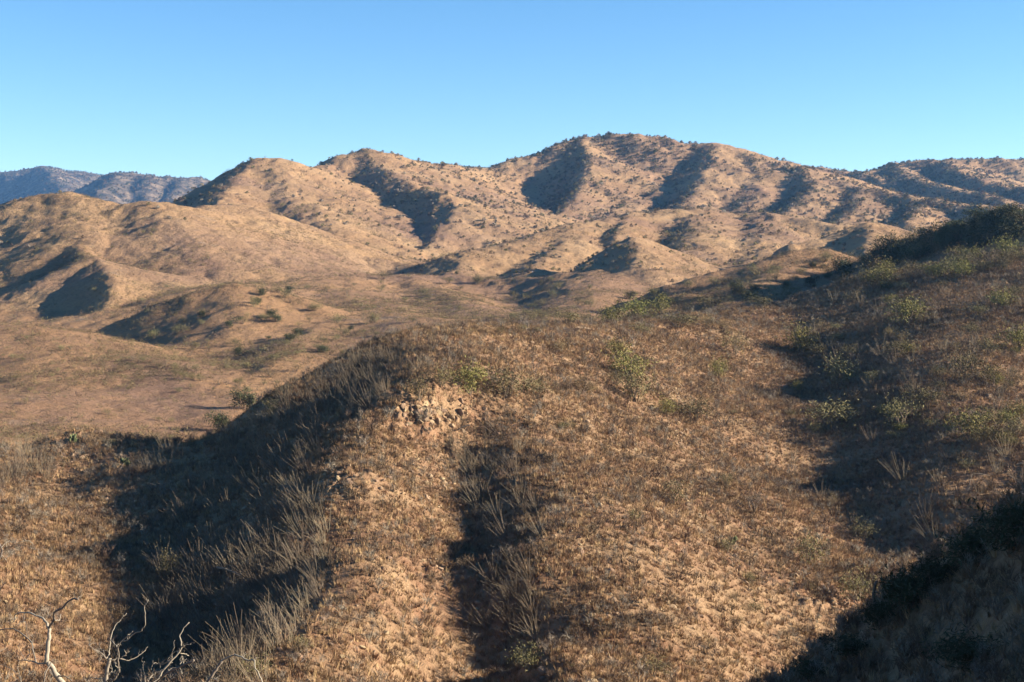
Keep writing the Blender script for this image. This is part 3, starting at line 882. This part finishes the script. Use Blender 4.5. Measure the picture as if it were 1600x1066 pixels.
def shrub_mats(kind): return {'b': M_BRIGHT, 'o': M_LEAFY, 'd': M_DRYLEAF, 'g': M_TWIG, 'k': M_DARKLEAF}[kind]
SHAPES = {}
for kind, leaves, leaf, opn, clumps in (('b', 1200, .048, True, 26), ('o', 1000, .044, True, 26), ('d', 800, .04, True, 24), ('g', 500, .03, True, 40), ('k', 1700, .06, False, 30)):
    SHAPES[kind] = []
    for q in range(3):
        tb, cb = leafy_shrub(1.0, .72, leaves, leaf, opn, .018, clumps)
        SHAPES[kind].append((tb.mesh('trunk', [M_BARK]), cb.mesh('crown', [shrub_mats(kind)])))

def green_shrub(px, py, w, h, kind, label, dmin=60, cat='shrub', group=None, name='desert_shrub'):
    p = land_at(px, py, dmin)
    if p is None: return None
    m = p[1] / FPX
    o = link(name, None, p, (0, 0, U(0, 6.28)), (w * m * .92, w * m * .92, h * m * 1.25))
    a, b = random.choice(SHAPES[kind])
    link('trunk', a, parent=o); link('crown', b, parent=o)
    return tag(o, label, cat, group)
for q in SHRUBS: green_shrub(*q)

# more shrubs along the right hand crest and over the dim slope
def shrub_field(poly, n, kinds, wr, where, grp, dmin=60, what='olive shrub', dmax=1e9, name='desert_shrub'):
    items = []
    for _ in range(n * 3):
        if len(items) >= n: break
        px, py = in_poly(poly); w = U(*wr)
        p = land_at(px, py, dmin)
        if p is None or p[1] > dmax: continue
        o = green_shrub(px, py, w, w * U(.5, .8), random.choice(kinds), '', dmin, 'shrub', grp, name)
        if o is not None: items.append((o, what, px, py))
    name_apart(items, where)
shrub_field([(1290, 452), (1400, 425), (1500, 405), (1610, 388), (1610, 425), (1450, 440), (1330, 466)], 34, 'bodog', (24, 54), 'the right crest', 'shrubs along the right hand crest', what='yellow olive shrub')
shrub_field([(1250, 490), (1420, 450), (1600, 440), (1600, 740), (1450, 740), (1330, 640)], 60, 'oobgd', (18, 46), 'the dim right slope', 'small shrubs on the dim slope')
shrub_field([(760, 520), (1200, 492), (1220, 560), (1300, 700), (1100, 700), (900, 640)], 26, 'dgog', (14, 34), 'the red upper slope', 'small shrubs on the red upper slope', what='small dull shrub')
shrub_field([(850, 660), (1300, 700), (1380, 900), (1200, 1060), (860, 1060)], 34, 'dggo', (14, 34), 'the sunlit face', 'small shrubs on the sunlit face', what='small dull shrub')
shrub_field([(640, 508), (900, 512), (900, 522), (660, 530)], 14, 'dgo', (12, 24), 'the near skyline', 'small shrubs on the near skyline', what='little grey shrub')
shrub_field([(110, 684), (335, 686), (335, 702), (110, 700)], 24, 'ggo', (12, 28), 'the low saddle', 'shrubs on the low saddle', what='grey shrub')
# dark trees on the shaded slope behind the crest
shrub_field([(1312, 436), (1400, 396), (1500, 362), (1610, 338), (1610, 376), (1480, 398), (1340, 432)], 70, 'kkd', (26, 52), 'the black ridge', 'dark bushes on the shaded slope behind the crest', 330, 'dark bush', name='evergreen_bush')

# shrubs of the valley and the left hills, each by itself
MID_ZONES = [
 ([(0, 520), (420, 620), (400, 690), (0, 690)], 46, 'oogd', (7, 15), 'the near left hill', 'shrubs on the near left hill', 'small shrub'),
 ([(200, 520), (420, 450), (640, 500), (560, 545), (420, 610), (300, 570)], 84, 'ookgd', (9, 24), 'the brown hollow', 'shrubs in the hollow behind the near hill', 'olive shrub'),
 ([(170, 549), (300, 578), (420, 612), (430, 632), (300, 596), (170, 562)], 34, 'gogo', (9, 20), 'the near left crest', 'shrubs along the crest of the near left hill', 'grey shrub'),
 ([(440, 440), (940, 432), (940, 500), (640, 505)], 54, 'oogd', (9, 22), 'the red valley floor', 'shrubs on the valley floor', 'olive shrub'),
 ([(950, 470), (1330, 400), (1330, 440), (1180, 475), (960, 492)], 50, 'kood', (12, 26), 'the shaded hollow', 'shrubs in the shaded hollow beyond the crest', 'dusky shrub'),  # dark-leaved bushes mixed in here also stand in for the hollow's shade
 ([(0, 320), (220, 330), (380, 450), (200, 480), (0, 500)], 34, 'dog', (6, 14), 'the left hill', 'shrubs on the left hill', 'tiny shrub'),
]
for poly, n, kinds, wr, where, grp, what in MID_ZONES: shrub_field(poly, n, kinds, wr, where, grp, 255, what, name='valley_bush')

# ------------------------------------------------------------------ trees of the far hills
def far_tree(w, h, mat, seed):
    b = MB()
    b.tube([(0, 0, -.3), (.03 * w, 0, h * .35), (0, .04 * w, h * .6)], [.07 * w, .05 * w, .03 * w], 4, 0)
    for k in range(70):
        a = U(0, 6.28); r = w * .5 * math.sqrt(U(0, 1)); zz = h * U(.22, 1.0); r *= math.sin(math.pi * min(1, .18 + .8 * zz / h)) ** .6
        b.leaf((math.cos(a) * r, math.sin(a) * r, zz), U(.10, .24) * w, 1, U(.4, .8))
    return b.mesh('hill_tree', [M_BARK, mat])
FARTREE = [far_tree(1.25, 1.0, M_DARKLEAF, 1), far_tree(1.4, .95, M_TWIG, 2), far_tree(1.5, .9, M_LEAFY, 3), far_tree(1.3, 1.0, M_DRYLEAF, 4), far_tree(1.6, .85, M_GREY, 5)]
dens = np.clip(.75 + .8 * fbm(_gx.ravel(), _gy.ravel(), 160, 4, 61), .05, 2).reshape(_gx.shape)
_lap = (np.roll(GZ, 4, 0) + np.roll(GZ, -4, 0) - 2 * GZ)[:-1, :-1]          # hollows across the slope
_shade = np.clip(1 - 2.2 * (GN[:-1, :-1] @ np.array(sdir)), 0, 1)               # sides turned from the sun keep more moisture
dens = dens * (.35 + 2.2 * _shade + 1.3 * np.clip(_lap / 3.0, 0, 1))
wgt = (_gg == G_BACK) * dens * np.clip((_ppx - 250) / 500, .35, 1.3) + (_gg == G_KNOLL) * dens * .30 + (_gg == G_LEFT) * .06 * dens * (np.hypot(_gx, _gy) > 720)
x, y, z = strew(12500, wgt)
h = np.minimum(rng.gamma(1.7, .62, len(x)) + 0.6, np.hypot(x, y) * .0023)
order = np.argsort(-pixel_size(x, y, h))
FAR_PLACES = [('the pale peak', 250, 480), ('the pointed peak', 480, 640), ('the long saddle', 640, 860), ('the main summit', 860, 1130), ('the long shoulder', 1130, 1350), ('the far right hills', 1350, 1700)]
fn = {}
for i in order[:300]:
    px, py = project(x[i], y[i], z[i])
    where = 'the left hill' if px < 250 else next(nm for nm, a, b in FAR_PLACES if a <= px < b)
    o = link('hill_tree', FARTREE[random.randrange(5)], (x[i], y[i], z[i]), (0, 0, U(0, 6.28)), float(h[i]))
    tag(o, '', 'tree', 'trees on the slopes under ' + where[4:] if where != 'the left hill' else 'trees on the left hill')
    fn.setdefault(where, []).append((o, 'dark hill tree', px, py))
for w in fn: name_apart(fn[w], w)
i = order[300:]
stuff('hill_trees', 'countless small dark trees dotted over the tall hill range', FARTREE, x[i], y[i], z[i], h[i], rng.uniform(0, 6.28, len(i)))
x, y, z = strew(1500, (_gg == G_MOUNT) * 1.0)
stuff('mountain_trees', 'dark woodland specks on the distant mountains', FARTREE[:2], x, y, z, rng.uniform(3, 7, len(x)), rng.uniform(0, 6.28, len(x)))

# ------------------------------------------------------------------ rocks
ROCKS = [bm_mesh('rock', rock_mb(*s, k), [M_STONE if k % 3 else M_STONERED]) for k, s in enumerate([(1, .8, .8), (.8, .6, .9), (1.2, .9, .5), (.9, .6, .8), (1.2, .7, .9), (1, .9, .6)])]
CLUSTERS = [  # column, row, half width, half height, how many, size in metres, place, group
 (668,648,52,20,60,(.4,1.5),'the big outcrop','rocks of the big pale outcrop'),
 (610,640,50,16,16,(.25,.7),'the outcrop apron','stones left of the big outcrop'),
 (725,640,26,10,12,(.3,.8),'the outcrop end','rocks at the right end of the outcrop'),
 (522,752,36,34,44,(.35,1.1),'the flank edge','rocks where the shaded flank meets the sun'),
 (125,714,56,18,44,(.4,1.2),'the left knob','rocks of the pale knob at the left'),
 (690,880,34,12,14,(.3,.9),'the gully rim slab','pale rocks beside the narrow gully'),
 (612,905,18,28,12,(.25,.6),'the little rib','stones of the small rib on the sunlit nose'),
 (682,922,24,8,8,(.25,.6),'the lower slab','pale rocks under the gully rim slab'),
 (985,745,26,10,10,(.3,.9),'the grey ledge','rocks of the grey ledge on the sunlit face'),
 (862,722,26,16,14,(.25,.6),'the gully shoulder','stones right of the narrow gully'),
 (1280,912,30,18,24,(.25,.7),'the stone line top','stones of the line running to the right gully'),
 (1335,955,34,16,22,(.25,.7),'the stone line end','stones near the dark corner'),
 (1205,955,18,12,10,(.3,.8),'the pale teeth','pale rocks on the lower sunlit face'),
 (1090,835,40,14,12,(.2,.5),'the face middle','stones on the middle of the sunlit face'),
 (1255,690,60,14,16,(.25,.6),'the shade edge','stones along the edge of the right gully'),
 (1000,925,40,14,14,(.25,.6),'the lower face','stones on the lower sunlit face'),
 (920,960,34,14,12,(.25,.6),'the lower rib','stones on the rib beside the narrow gully'),
]
small = []
for cx, cy, hw, hh, n, (s0, s1), where, grp in CLUSTERS:
    items = []
    for k in range(n):
        px, py = cx + random.gauss(0, .5) * hw, cy + random.gauss(0, .5) * hh
        p = land_at(px, py)
        if p is None or p[1] > 330: continue
        s = U(s0, s1) * .48
        o = link('rock', random.choice(ROCKS), (p[0], p[1], p[2] - s * .12), (U(-.7, .7), U(-.7, .7), U(0, 6.28)), (s * U(.8, 1.4), s, s * U(.8, 1.2)))
        tag(o, '', 'rock', grp); items.append((o, 'angular pale rock' if s > .45 else 'small pale stone', px, py))
    name_apart(items, where)
PEB = [bm_mesh('stone', rock_mb(.5, .4, .3, 40 + k, 5), [M_STONE if k < 3 else M_STONERED]) for k in range(4)]
x, y, z = strew(15000, near_mask * np.clip(.2 + 1.6 * fbm(_gx.ravel(), _gy.ravel(), 14, 3, 55), .04, 2).reshape(_gx.shape) * (_gg != G_CORNER))
stuff('stones', 'loose stones strewn over the near hillside', PEB, x, y, z, rng.gamma(2.2, .13, len(x)) + .1, rng.uniform(0, 6.28, len(x)), rng.normal(0, .3, (len(x), 2)))

# ------------------------------------------------------------------ cactus, dead stalks
def pad_mesh():
    bm = bmesh.new(); bmesh.ops.create_uvsphere(bm, u_segments=10, v_segments=6, radius=1)
    for v in bm.verts: v.co = Vector((v.co.x * .12, v.co.y * .03, v.co.z * .17 + .16)) * (1 + .25 * v.co.z * .3)
    me = bm_mesh('pad', bm, [M_PAD]); me.polygons.foreach_set('use_smooth', [True] * len(me.polygons)); return me
PADME = pad_mesh()
def prickly_pear(px, py, h, label):
    p = land_at(px, py)
    if p is None: return
    o = link('prickly_pear', None, p, (0, 0, 0), h); tag(o, label, 'cactus')
    for k in range(7):
        a = U(0, 6.28); c = link('pad', PADME, parent=o); c.location = (math.cos(a) * .12, math.sin(a) * .12, U(-.03, .05)); c.rotation_euler = (U(-.5, .5), U(-.5, .5), a); c.scale = (1.3,) * 3
    for k in range(8):
        a = U(0, 6.28); c = link('pad', PADME, parent=o); c.location = (math.cos(a) * .2, math.sin(a) * .2, U(.3, .5)); c.rotation_euler = (U(-.7, .7), U(-.7, .7), a)
    return o
prickly_pear(113, 694, 1.5, 'dark prickly pear standing on top of the pale rocky knob')
prickly_pear(196, 730, 1.5, 'pale green prickly pear beside a fallen white stalk')
prickly_pear(1145, 852, 1.2, 'low prickly pear on the sunlit face among grey bushes')

def stalk(name, pts, r, label, cat, mat, lift=0.0):
    """a dry stalk or log given by picture points lying at the distance of its foot"""
    p = land_at(*pts[0])
    q = [Vector(at(a, b, p[1] + lift * k)) for k, (a, b) in enumerate(pts)]
    off = Vector(p) - q[0]; b = MB(); b.tube([tuple(v - q[0]) for v in q], [r * (1 - .5 * k / len(q)) for k in range(len(q))], 5, 0, True)
    return tag(link(name, b.mesh(name, [mat]), p), label, cat)
stalk('dead_stalk', [(181, 743), (188, 735), (193, 726)], .07, 'fallen white stalk leaning against the pale green prickly pear', 'stalk', M_GREY)
stalk('dry_stalk', [(1513, 768), (1516, 752), (1519, 742), (1530, 741), (1545, 744)], .05, 'tall bent dry stalk on the dim slope near the right edge', 'stalk', M_GREY, .1)
stalk('dead_log', [(379, 901), (366, 895), (352, 889), (338, 887)], .13, 'fallen pale log lying across the shaded flank', 'log', M_GREY, .05)
stalk('dead_log', [(715, 676), (722, 671), (734, 668)], .10, 'grey dead branch lying right below the rock outcrop', 'log', M_GREY)
stalk('dead_log', [(786, 667), (797, 668), (806, 664)], .08, 'white dead branch at the head of the narrow gully', 'log', M_GREY)

# ------------------------------------------------------------------ pale path along the crest
def path_strip(pts, w):
    me_v, me_f = [], []
    P = [land_at(*q) for q in pts]; P = [p for p in P if p is not None]
    for k in range(len(P) - 1):
        for s in range(8):
            t = s / 8; x = P[k][0] * (1 - t) + P[k + 1][0] * t; y = P[k][1] * (1 - t) + P[k + 1][1] * t
            dx, dy = P[k + 1][0] - P[k][0], P[k + 1][1] - P[k][1]; L = math.hypot(dx, dy) + 1e-6
            j = w * (1 + .4 * math.sin(3.1 * (k * 8 + s)))
            for e in (-1, 0, 1):
                xx, yy = x - dy / L * j * e, y + dx / L * j * e
                me_v.append((xx, yy, float(ground([xx], [yy])[0]) + .06 - .04 * abs(e) + EYE))
    for k in range(len(me_v) // 3 - 1):
        for e in range(2): me_f.append((k * 3 + e, k * 3 + e + 1, k * 3 + e + 4, k * 3 + e + 3))
    me = bpy.data.meshes.new('path'); me.from_pydata(me_v, [], me_f); me.materials.append(M_PATH)
    o = bpy.data.objects.new('path', me); COL.objects.link(o); o['kind'] = 'structure'; o['label'] = 'pale bare footpath along the crest of the near hill'
M_PATH = plain('pale_dust', (0.44, 0.35, 0.25), vary=0.15)
path_strip([(1010, 503), (1060, 496), (1110, 491), (1150, 487), (1190, 485), (1225, 481)], .9)
path_strip([(690, 514), (760, 512), (850, 513), (930, 514)], .45)
path_strip([(1392, 446), (1410, 444), (1424, 442)], .7)

# ------------------------------------------------------------------ dead trees close by, standing on the slope below the viewpoint
M_DEAD = plain('weathered_wood', (0.19, 0.165, 0.135), vary=0.6, scale=22.0)
def dead_tree(label, D, foot, trunk, branches, name='dead_tree'):
    """trunk and branches as picture points with their half width in picture pixels, all round distance D"""
    fx, fy, _ = at(*foot, D); fz = float(ground([fx], [fy])[0])
    base = Vector((fx, fy, fz)); m = D / FPX
    o = tag(link(name, None, base), label, 'dead tree')
    def limb(nm, pts, r0, r1, d0, d1, wob):
        n = len(pts); P = []
        for k, (a, b) in enumerate(pts):
            P.append(Vector(at(a, b, D + d0 + (d1 - d0) * k / max(1, n - 1))) - base)
        if nm == 'trunk': P = [Vector((0, 0, -.3)), (P[0]) * .5 + Vector((.05, 0, -.1))] + P
        Q, R = [], []
        for k in range(len(P) - 1):                      # finer points, a little crooked
            for s in range(3):
                t = s / 3; v = P[k].lerp(P[k + 1], t)
                Q.append(v + Vector((U(-1, 1), U(-1, 1), U(-1, 1))) * wob if s else v); R.append(.82 * (r0 + (r1 - r0) * (k + t) / (len(P) - 1)) * m * U(.88, 1.12))
        Q.append(P[-1]); R.append(r1 * m)
        b = MB(); b.tube([tuple(v) for v in Q], R, 7 if r0 > 2 else 5, 0, True)
        link(nm, b.mesh(nm, [M_DEAD], True), parent=o)
    for t in trunk: limb('trunk', *t, .010)
    for br in branches: limb('branch', *br, .012)
    for br in branches:                                # fine twiglets
        pts = br[0]
        for q in range(3):
            k = random.randrange(1, len(pts)); a, b = pts[k]; t = U(0, 1); a = a * t + pts[k - 1][0] * (1 - t); b = b * t + pts[k - 1][1] * (1 - t)
            ang = U(-2.6, -.5); L = U(4, 11)
            limb('twig', [(a, b), (a + math.cos(ang) * L * .5, b + math.sin(ang) * L * .5), (a + math.cos(ang + .4) * L, b + math.sin(ang + .4) * L)], .5, .25, br[3] + (br[4] - br[3]) * k / len(pts), br[3] + U(-.3, .3), .008)
    return o
dead_tree('pale dead tree with a crooked trunk, leftmost of those in the corner', 26, (118, 1150),
 [([(112,1090),(97,1066),(88,1055),(83,1044),(77,1038),(72,1034),(74,1020),(75,1007),(77,993),(77,982)], 6.5, 3.3, 0, 0)],
 [([(77,982),(83,972),(85,957),(97,951),(108,939),(118,935),(122,937)],2.6,1.5,0,-.6), ([(85,969),(92,970),(95,960)],1.6,.9,-.2,0),
  ([(76,981),(72,972),(67,966),(56,962),(43.5,957),(29,958),(24,960.5),(23,968)],2.4,.8,0,.6), ([(38,959),(36,970),(40,972),(41.5,984),(45,999)],1.1,.6,.4,.5),
  ([(70,1037),(58,1036),(48,1033),(39,1032),(28,1033)],1.8,.7,0,.3), ([(56,1035),(52,1018),(50,1005),(44,998),(32,988.5),(21,982),(8,983),(-12,985)],1.8,1.0,.1,.8),
  ([(39.6,1032),(45,1024),(48,1013)],.9,.5,.3,.1), ([(39.6,1032),(32,1018),(27,1008)],.7,.4,.3,.6), ([(80,1035),(72.5,1049),(68,1068)],1.4,1.0,-.4,-.7),
  ([(90,1055),(104,1058),(112,1064)],1.4,.8,0,-.3), ([(76,1040),(80,1052),(82,1056)],.8,.5,0,-.2), ([(54,1037),(50,1050),(46,1060)],.7,.4,.1,.4)])
dead_tree('pale dead tree with a straight white stump, second in the corner', 25, (164, 1160),
 [([(164,1100),(165.4,1066),(166,1056),(167.8,1043),(171.6,1029)],5,3.2,0,0)],
 [([(166,1029),(171,1021.5),(171.6,1009),(173,996.6),(176,985.7),(181,976),(189,968),(198,958)],1.4,.35,0,.5), ([(168.5,1063),(178,1062),(184,1054),(186.5,1046.4),(185,1035.5),(185.4,1021.5),(184,1012),(192,999.7),(199.7,993.5),(207.5,986.5)],2.2,.6,0,-.5),
  ([(192,1002),(201,998),(210.6,989.6),(221.5,985.7),(227,976.3),(226.5,962.3),(225.5,948),(231.6,937.4)],1.0,.6,-.4,-.9), ([(174.8,1031),(187,1029),(201,1032.4),(215,1026),(224.6,1018.4),(231,1010.6)],1.4,.4,0,.4),
  ([(189,1028.5),(197,1022),(194,1015)],.9,.5,.1,0), ([(197,1022),(202,1018)],.6,.4,.1,.1), ([(166,1030),(159,1021.5),(151.4,1017.6),(139,1008)],1.5,.8,0,-.4), ([(164,1026),(162,1018),(157.6,1013.7)],1.2,.7,0,.2),
  ([(159,1022),(158,1028),(155,1035.5)],.8,.5,-.1,-.2), ([(165.4,1060),(146.7,1059.7),(133.5,1060.4)],1.0,.5,0,.3), ([(173,999.7),(179.4,1007.5),(184,1012)],.9,.8,.2,-.3), ([(168,1052),(182,1051),(186,1048)],.6,.4,0,-.2), ([(171,1055),(175,1048),(173,1036)],.6,.4,0,.3), ([(184,1044),(180,1040),(182,1036)],.6,.4,-.3,-.4)])
dead_tree('heap of pale dead twigs and a broken limb, third in the corner', 24, (246, 1160),
 [([(245,1090),(245,1066),(253,1049.5),(267,1033),(279.4,1020),(284,1012),(282.5,1001),(281,992),(287,981),(295.8,972.4)],2.4,.7,0,.3)],
 [([(240,1075),(248,1062),(259,1053.4),(274.8,1045),(290,1038),(302.8,1031.6)],2.2,2.0,0,-.6), ([(284,1012),(293.5,1006.7),(298,1006.4)],1.0,.6,.2,.1), ([(281,1020),(288.8,1022),(295,1024.6)],1.0,.6,.2,.4), ([(267,1033),(251.4,1038.6),(239,1038)],1.0,.5,.1,.5),
  ([(268.5,1032),(268.5,1024.6),(273,1010.6)],.9,.5,.1,0), ([(240,1066),(248,1055),(250.6,1048)],1.0,.5,-.2,-.3), ([(231,1065),(239,1054)],.9,.5,0,.2), ([(227,1068),(224,1048),(223,1038),(226,1034)],1.0,.5,.2,.3), ([(220,1068),(220,1045)],.9,.5,.3,.3), ([(236,1048),(239,1032)],.7,.4,.3,.3),
  ([(246,1068),(250,1044),(250,1036)],.8,.4,0,.2), ([(285,1025),(287,1037),(284,1040)],.7,.4,.2,.2), ([(282,1045),(285,1053)],.7,.4,-.4,-.4), ([(281,1038),(285,1028)],.7,.4,-.3,-.1), ([(262,1066),(272,1058)],.9,.5,-.5,-.6), ([(230,1062),(246,1050),(262,1040),(270,1035)],.9,.6,.3,.4), ([(236,1068),(256,1056),(268,1044)],.9,.5,-.3,0), ([(279,1020),(273,1018),(266,1026)],.6,.4,.2,.5)])
dead_tree('bent pale dead limb arching to the ground, rightmost in the corner', 27, (316, 1170),
 [([(318,1095),(324.6,1066),(332.4,1054),(340,1041.7),(347,1032.7)],3.6,2.6,0,0)],
 [([(347,1032.7),(355.8,1027.7),(366.7,1023),(374.5,1026),(385,1031),(398,1032.4),(398.6,1045),(404,1052.6),(409.5,1066),(412,1080)],1.9,1.1,0,-.8), ([(330,1060),(336,1062),(342,1064)],1.0,.6,0,-.2), ([(398,1032),(400,1026)],.8,.4,-.4,-.4)])
dead_tree('tips of bare white twigs reaching in at the left edge', 22, (-30, 1080),
 [([(-25,1000),(-14,920),(-5,880),(2,868),(3,858),(0,850)],3.0,1.2,0,0)],
 [([(1,856),(8,849),(15,845),(25,848.6),(45,845),(51,848.6),(50,858.6)],.8,.4,0,.3), ([(3,862),(12,855),(20,852),(40,852),(48,857)],.6,.35,0,-.2), ([(-14,930),(-5,924),(4,917),(9,910)],1.0,.6,0,-.3), ([(2,868),(8,874),(11,878)],.6,.4,0,.2), ([(-12,1035),(0,1018),(10,1012)],.9,.4,0,.2)])
dead_tree('spray of thin grey dead twigs at the bottom edge', 25, (40, 1130),
 [([(40,1090),(34,1070),(30,1058)],1.6,1.0,0,0)],
 [([(30,1058),(18,1045),(8,1040),(-4,1038)],.8,.4,0,.3), ([(31,1060),(24,1066),(10,1066)],.8,.4,0,.2), ([(33,1062),(38,1046),(42,1036)],.7,.35,0,-.2), ([(32,1060),(28,1046),(30,1034)],.7,.35,0,.2), ([(36,1070),(20,1058),(14,1050)],.7,.35,0,-.3), ([(36,1066),(46,1052),(52,1050)],.6,.35,0,-.2)])

# ------------------------------------------------------------------ trees of the dark corner
def corner_tree(px, py, w, h, D0, kind, label, lean=0.0):
    p = land_at(px, py, 30)
    m = p[1] / FPX
    o = link('mesquite_tree', None, p, (0, lean, U(0, 6.28)), (w * m, w * m, h * m * 1.2)); a, b = random.choice(SHAPES[kind])
    link('trunk', a, parent=o); link('crown', b, parent=o)
    return tag(o, label, 'tree')
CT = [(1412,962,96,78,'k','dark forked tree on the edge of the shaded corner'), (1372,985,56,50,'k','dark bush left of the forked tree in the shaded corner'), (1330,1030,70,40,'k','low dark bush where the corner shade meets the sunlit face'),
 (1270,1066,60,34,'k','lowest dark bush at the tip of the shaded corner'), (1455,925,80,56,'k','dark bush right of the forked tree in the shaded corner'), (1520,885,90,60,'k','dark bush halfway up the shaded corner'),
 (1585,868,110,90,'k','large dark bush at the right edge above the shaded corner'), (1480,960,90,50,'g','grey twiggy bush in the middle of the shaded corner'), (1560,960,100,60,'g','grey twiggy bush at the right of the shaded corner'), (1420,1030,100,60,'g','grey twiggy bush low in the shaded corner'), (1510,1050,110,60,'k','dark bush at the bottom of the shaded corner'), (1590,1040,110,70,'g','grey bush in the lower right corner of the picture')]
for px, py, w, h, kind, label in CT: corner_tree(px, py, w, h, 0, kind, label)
stalk('dead_stalk', [(1368, 1000), (1366, 975), (1364, 955), (1367, 940), (1370, 934)], .09, 'bare dark stick standing left of the forked tree', 'stalk', M_BARK)

# ------------------------------------------------------------------ air
if HAZE > 0:
    bm = bmesh.new(); bmesh.ops.create_cube(bm, size=1.0)
    top = float(GZ.max()) + EYE + 30; bot = float(GZ.min()) + EYE - 8
    for v in bm.verts: v.co = Vector((v.co.x * 30000, v.co.y * 30000, bot if v.co.z < 0 else top))
    hm = bpy.data.materials.new('air'); hm.use_nodes = True; hn = hm.node_tree.nodes
    for q in list(hn):
        if q.type == 'BSDF_PRINCIPLED': hn.remove(q)
    pv = hn.new('ShaderNodeVolumePrincipled'); pv.inputs['Color'].default_value = (0.22, 0.50, 1.0, 1); pv.inputs['Density'].default_value = HAZE; pv.inputs['Anisotropy'].default_value = 0.2
    out = next(q for q in hn if q.type == 'OUTPUT_MATERIAL'); hm.node_tree.links.new(pv.outputs[0], out.inputs['Volume'])
    o = bpy.data.objects.new('haze', bm_mesh('haze', bm, [hm])); COL.objects.link(o)
    o['kind'] = 'stuff'; o['label'] = 'thin bluish haze in the air between the hills'
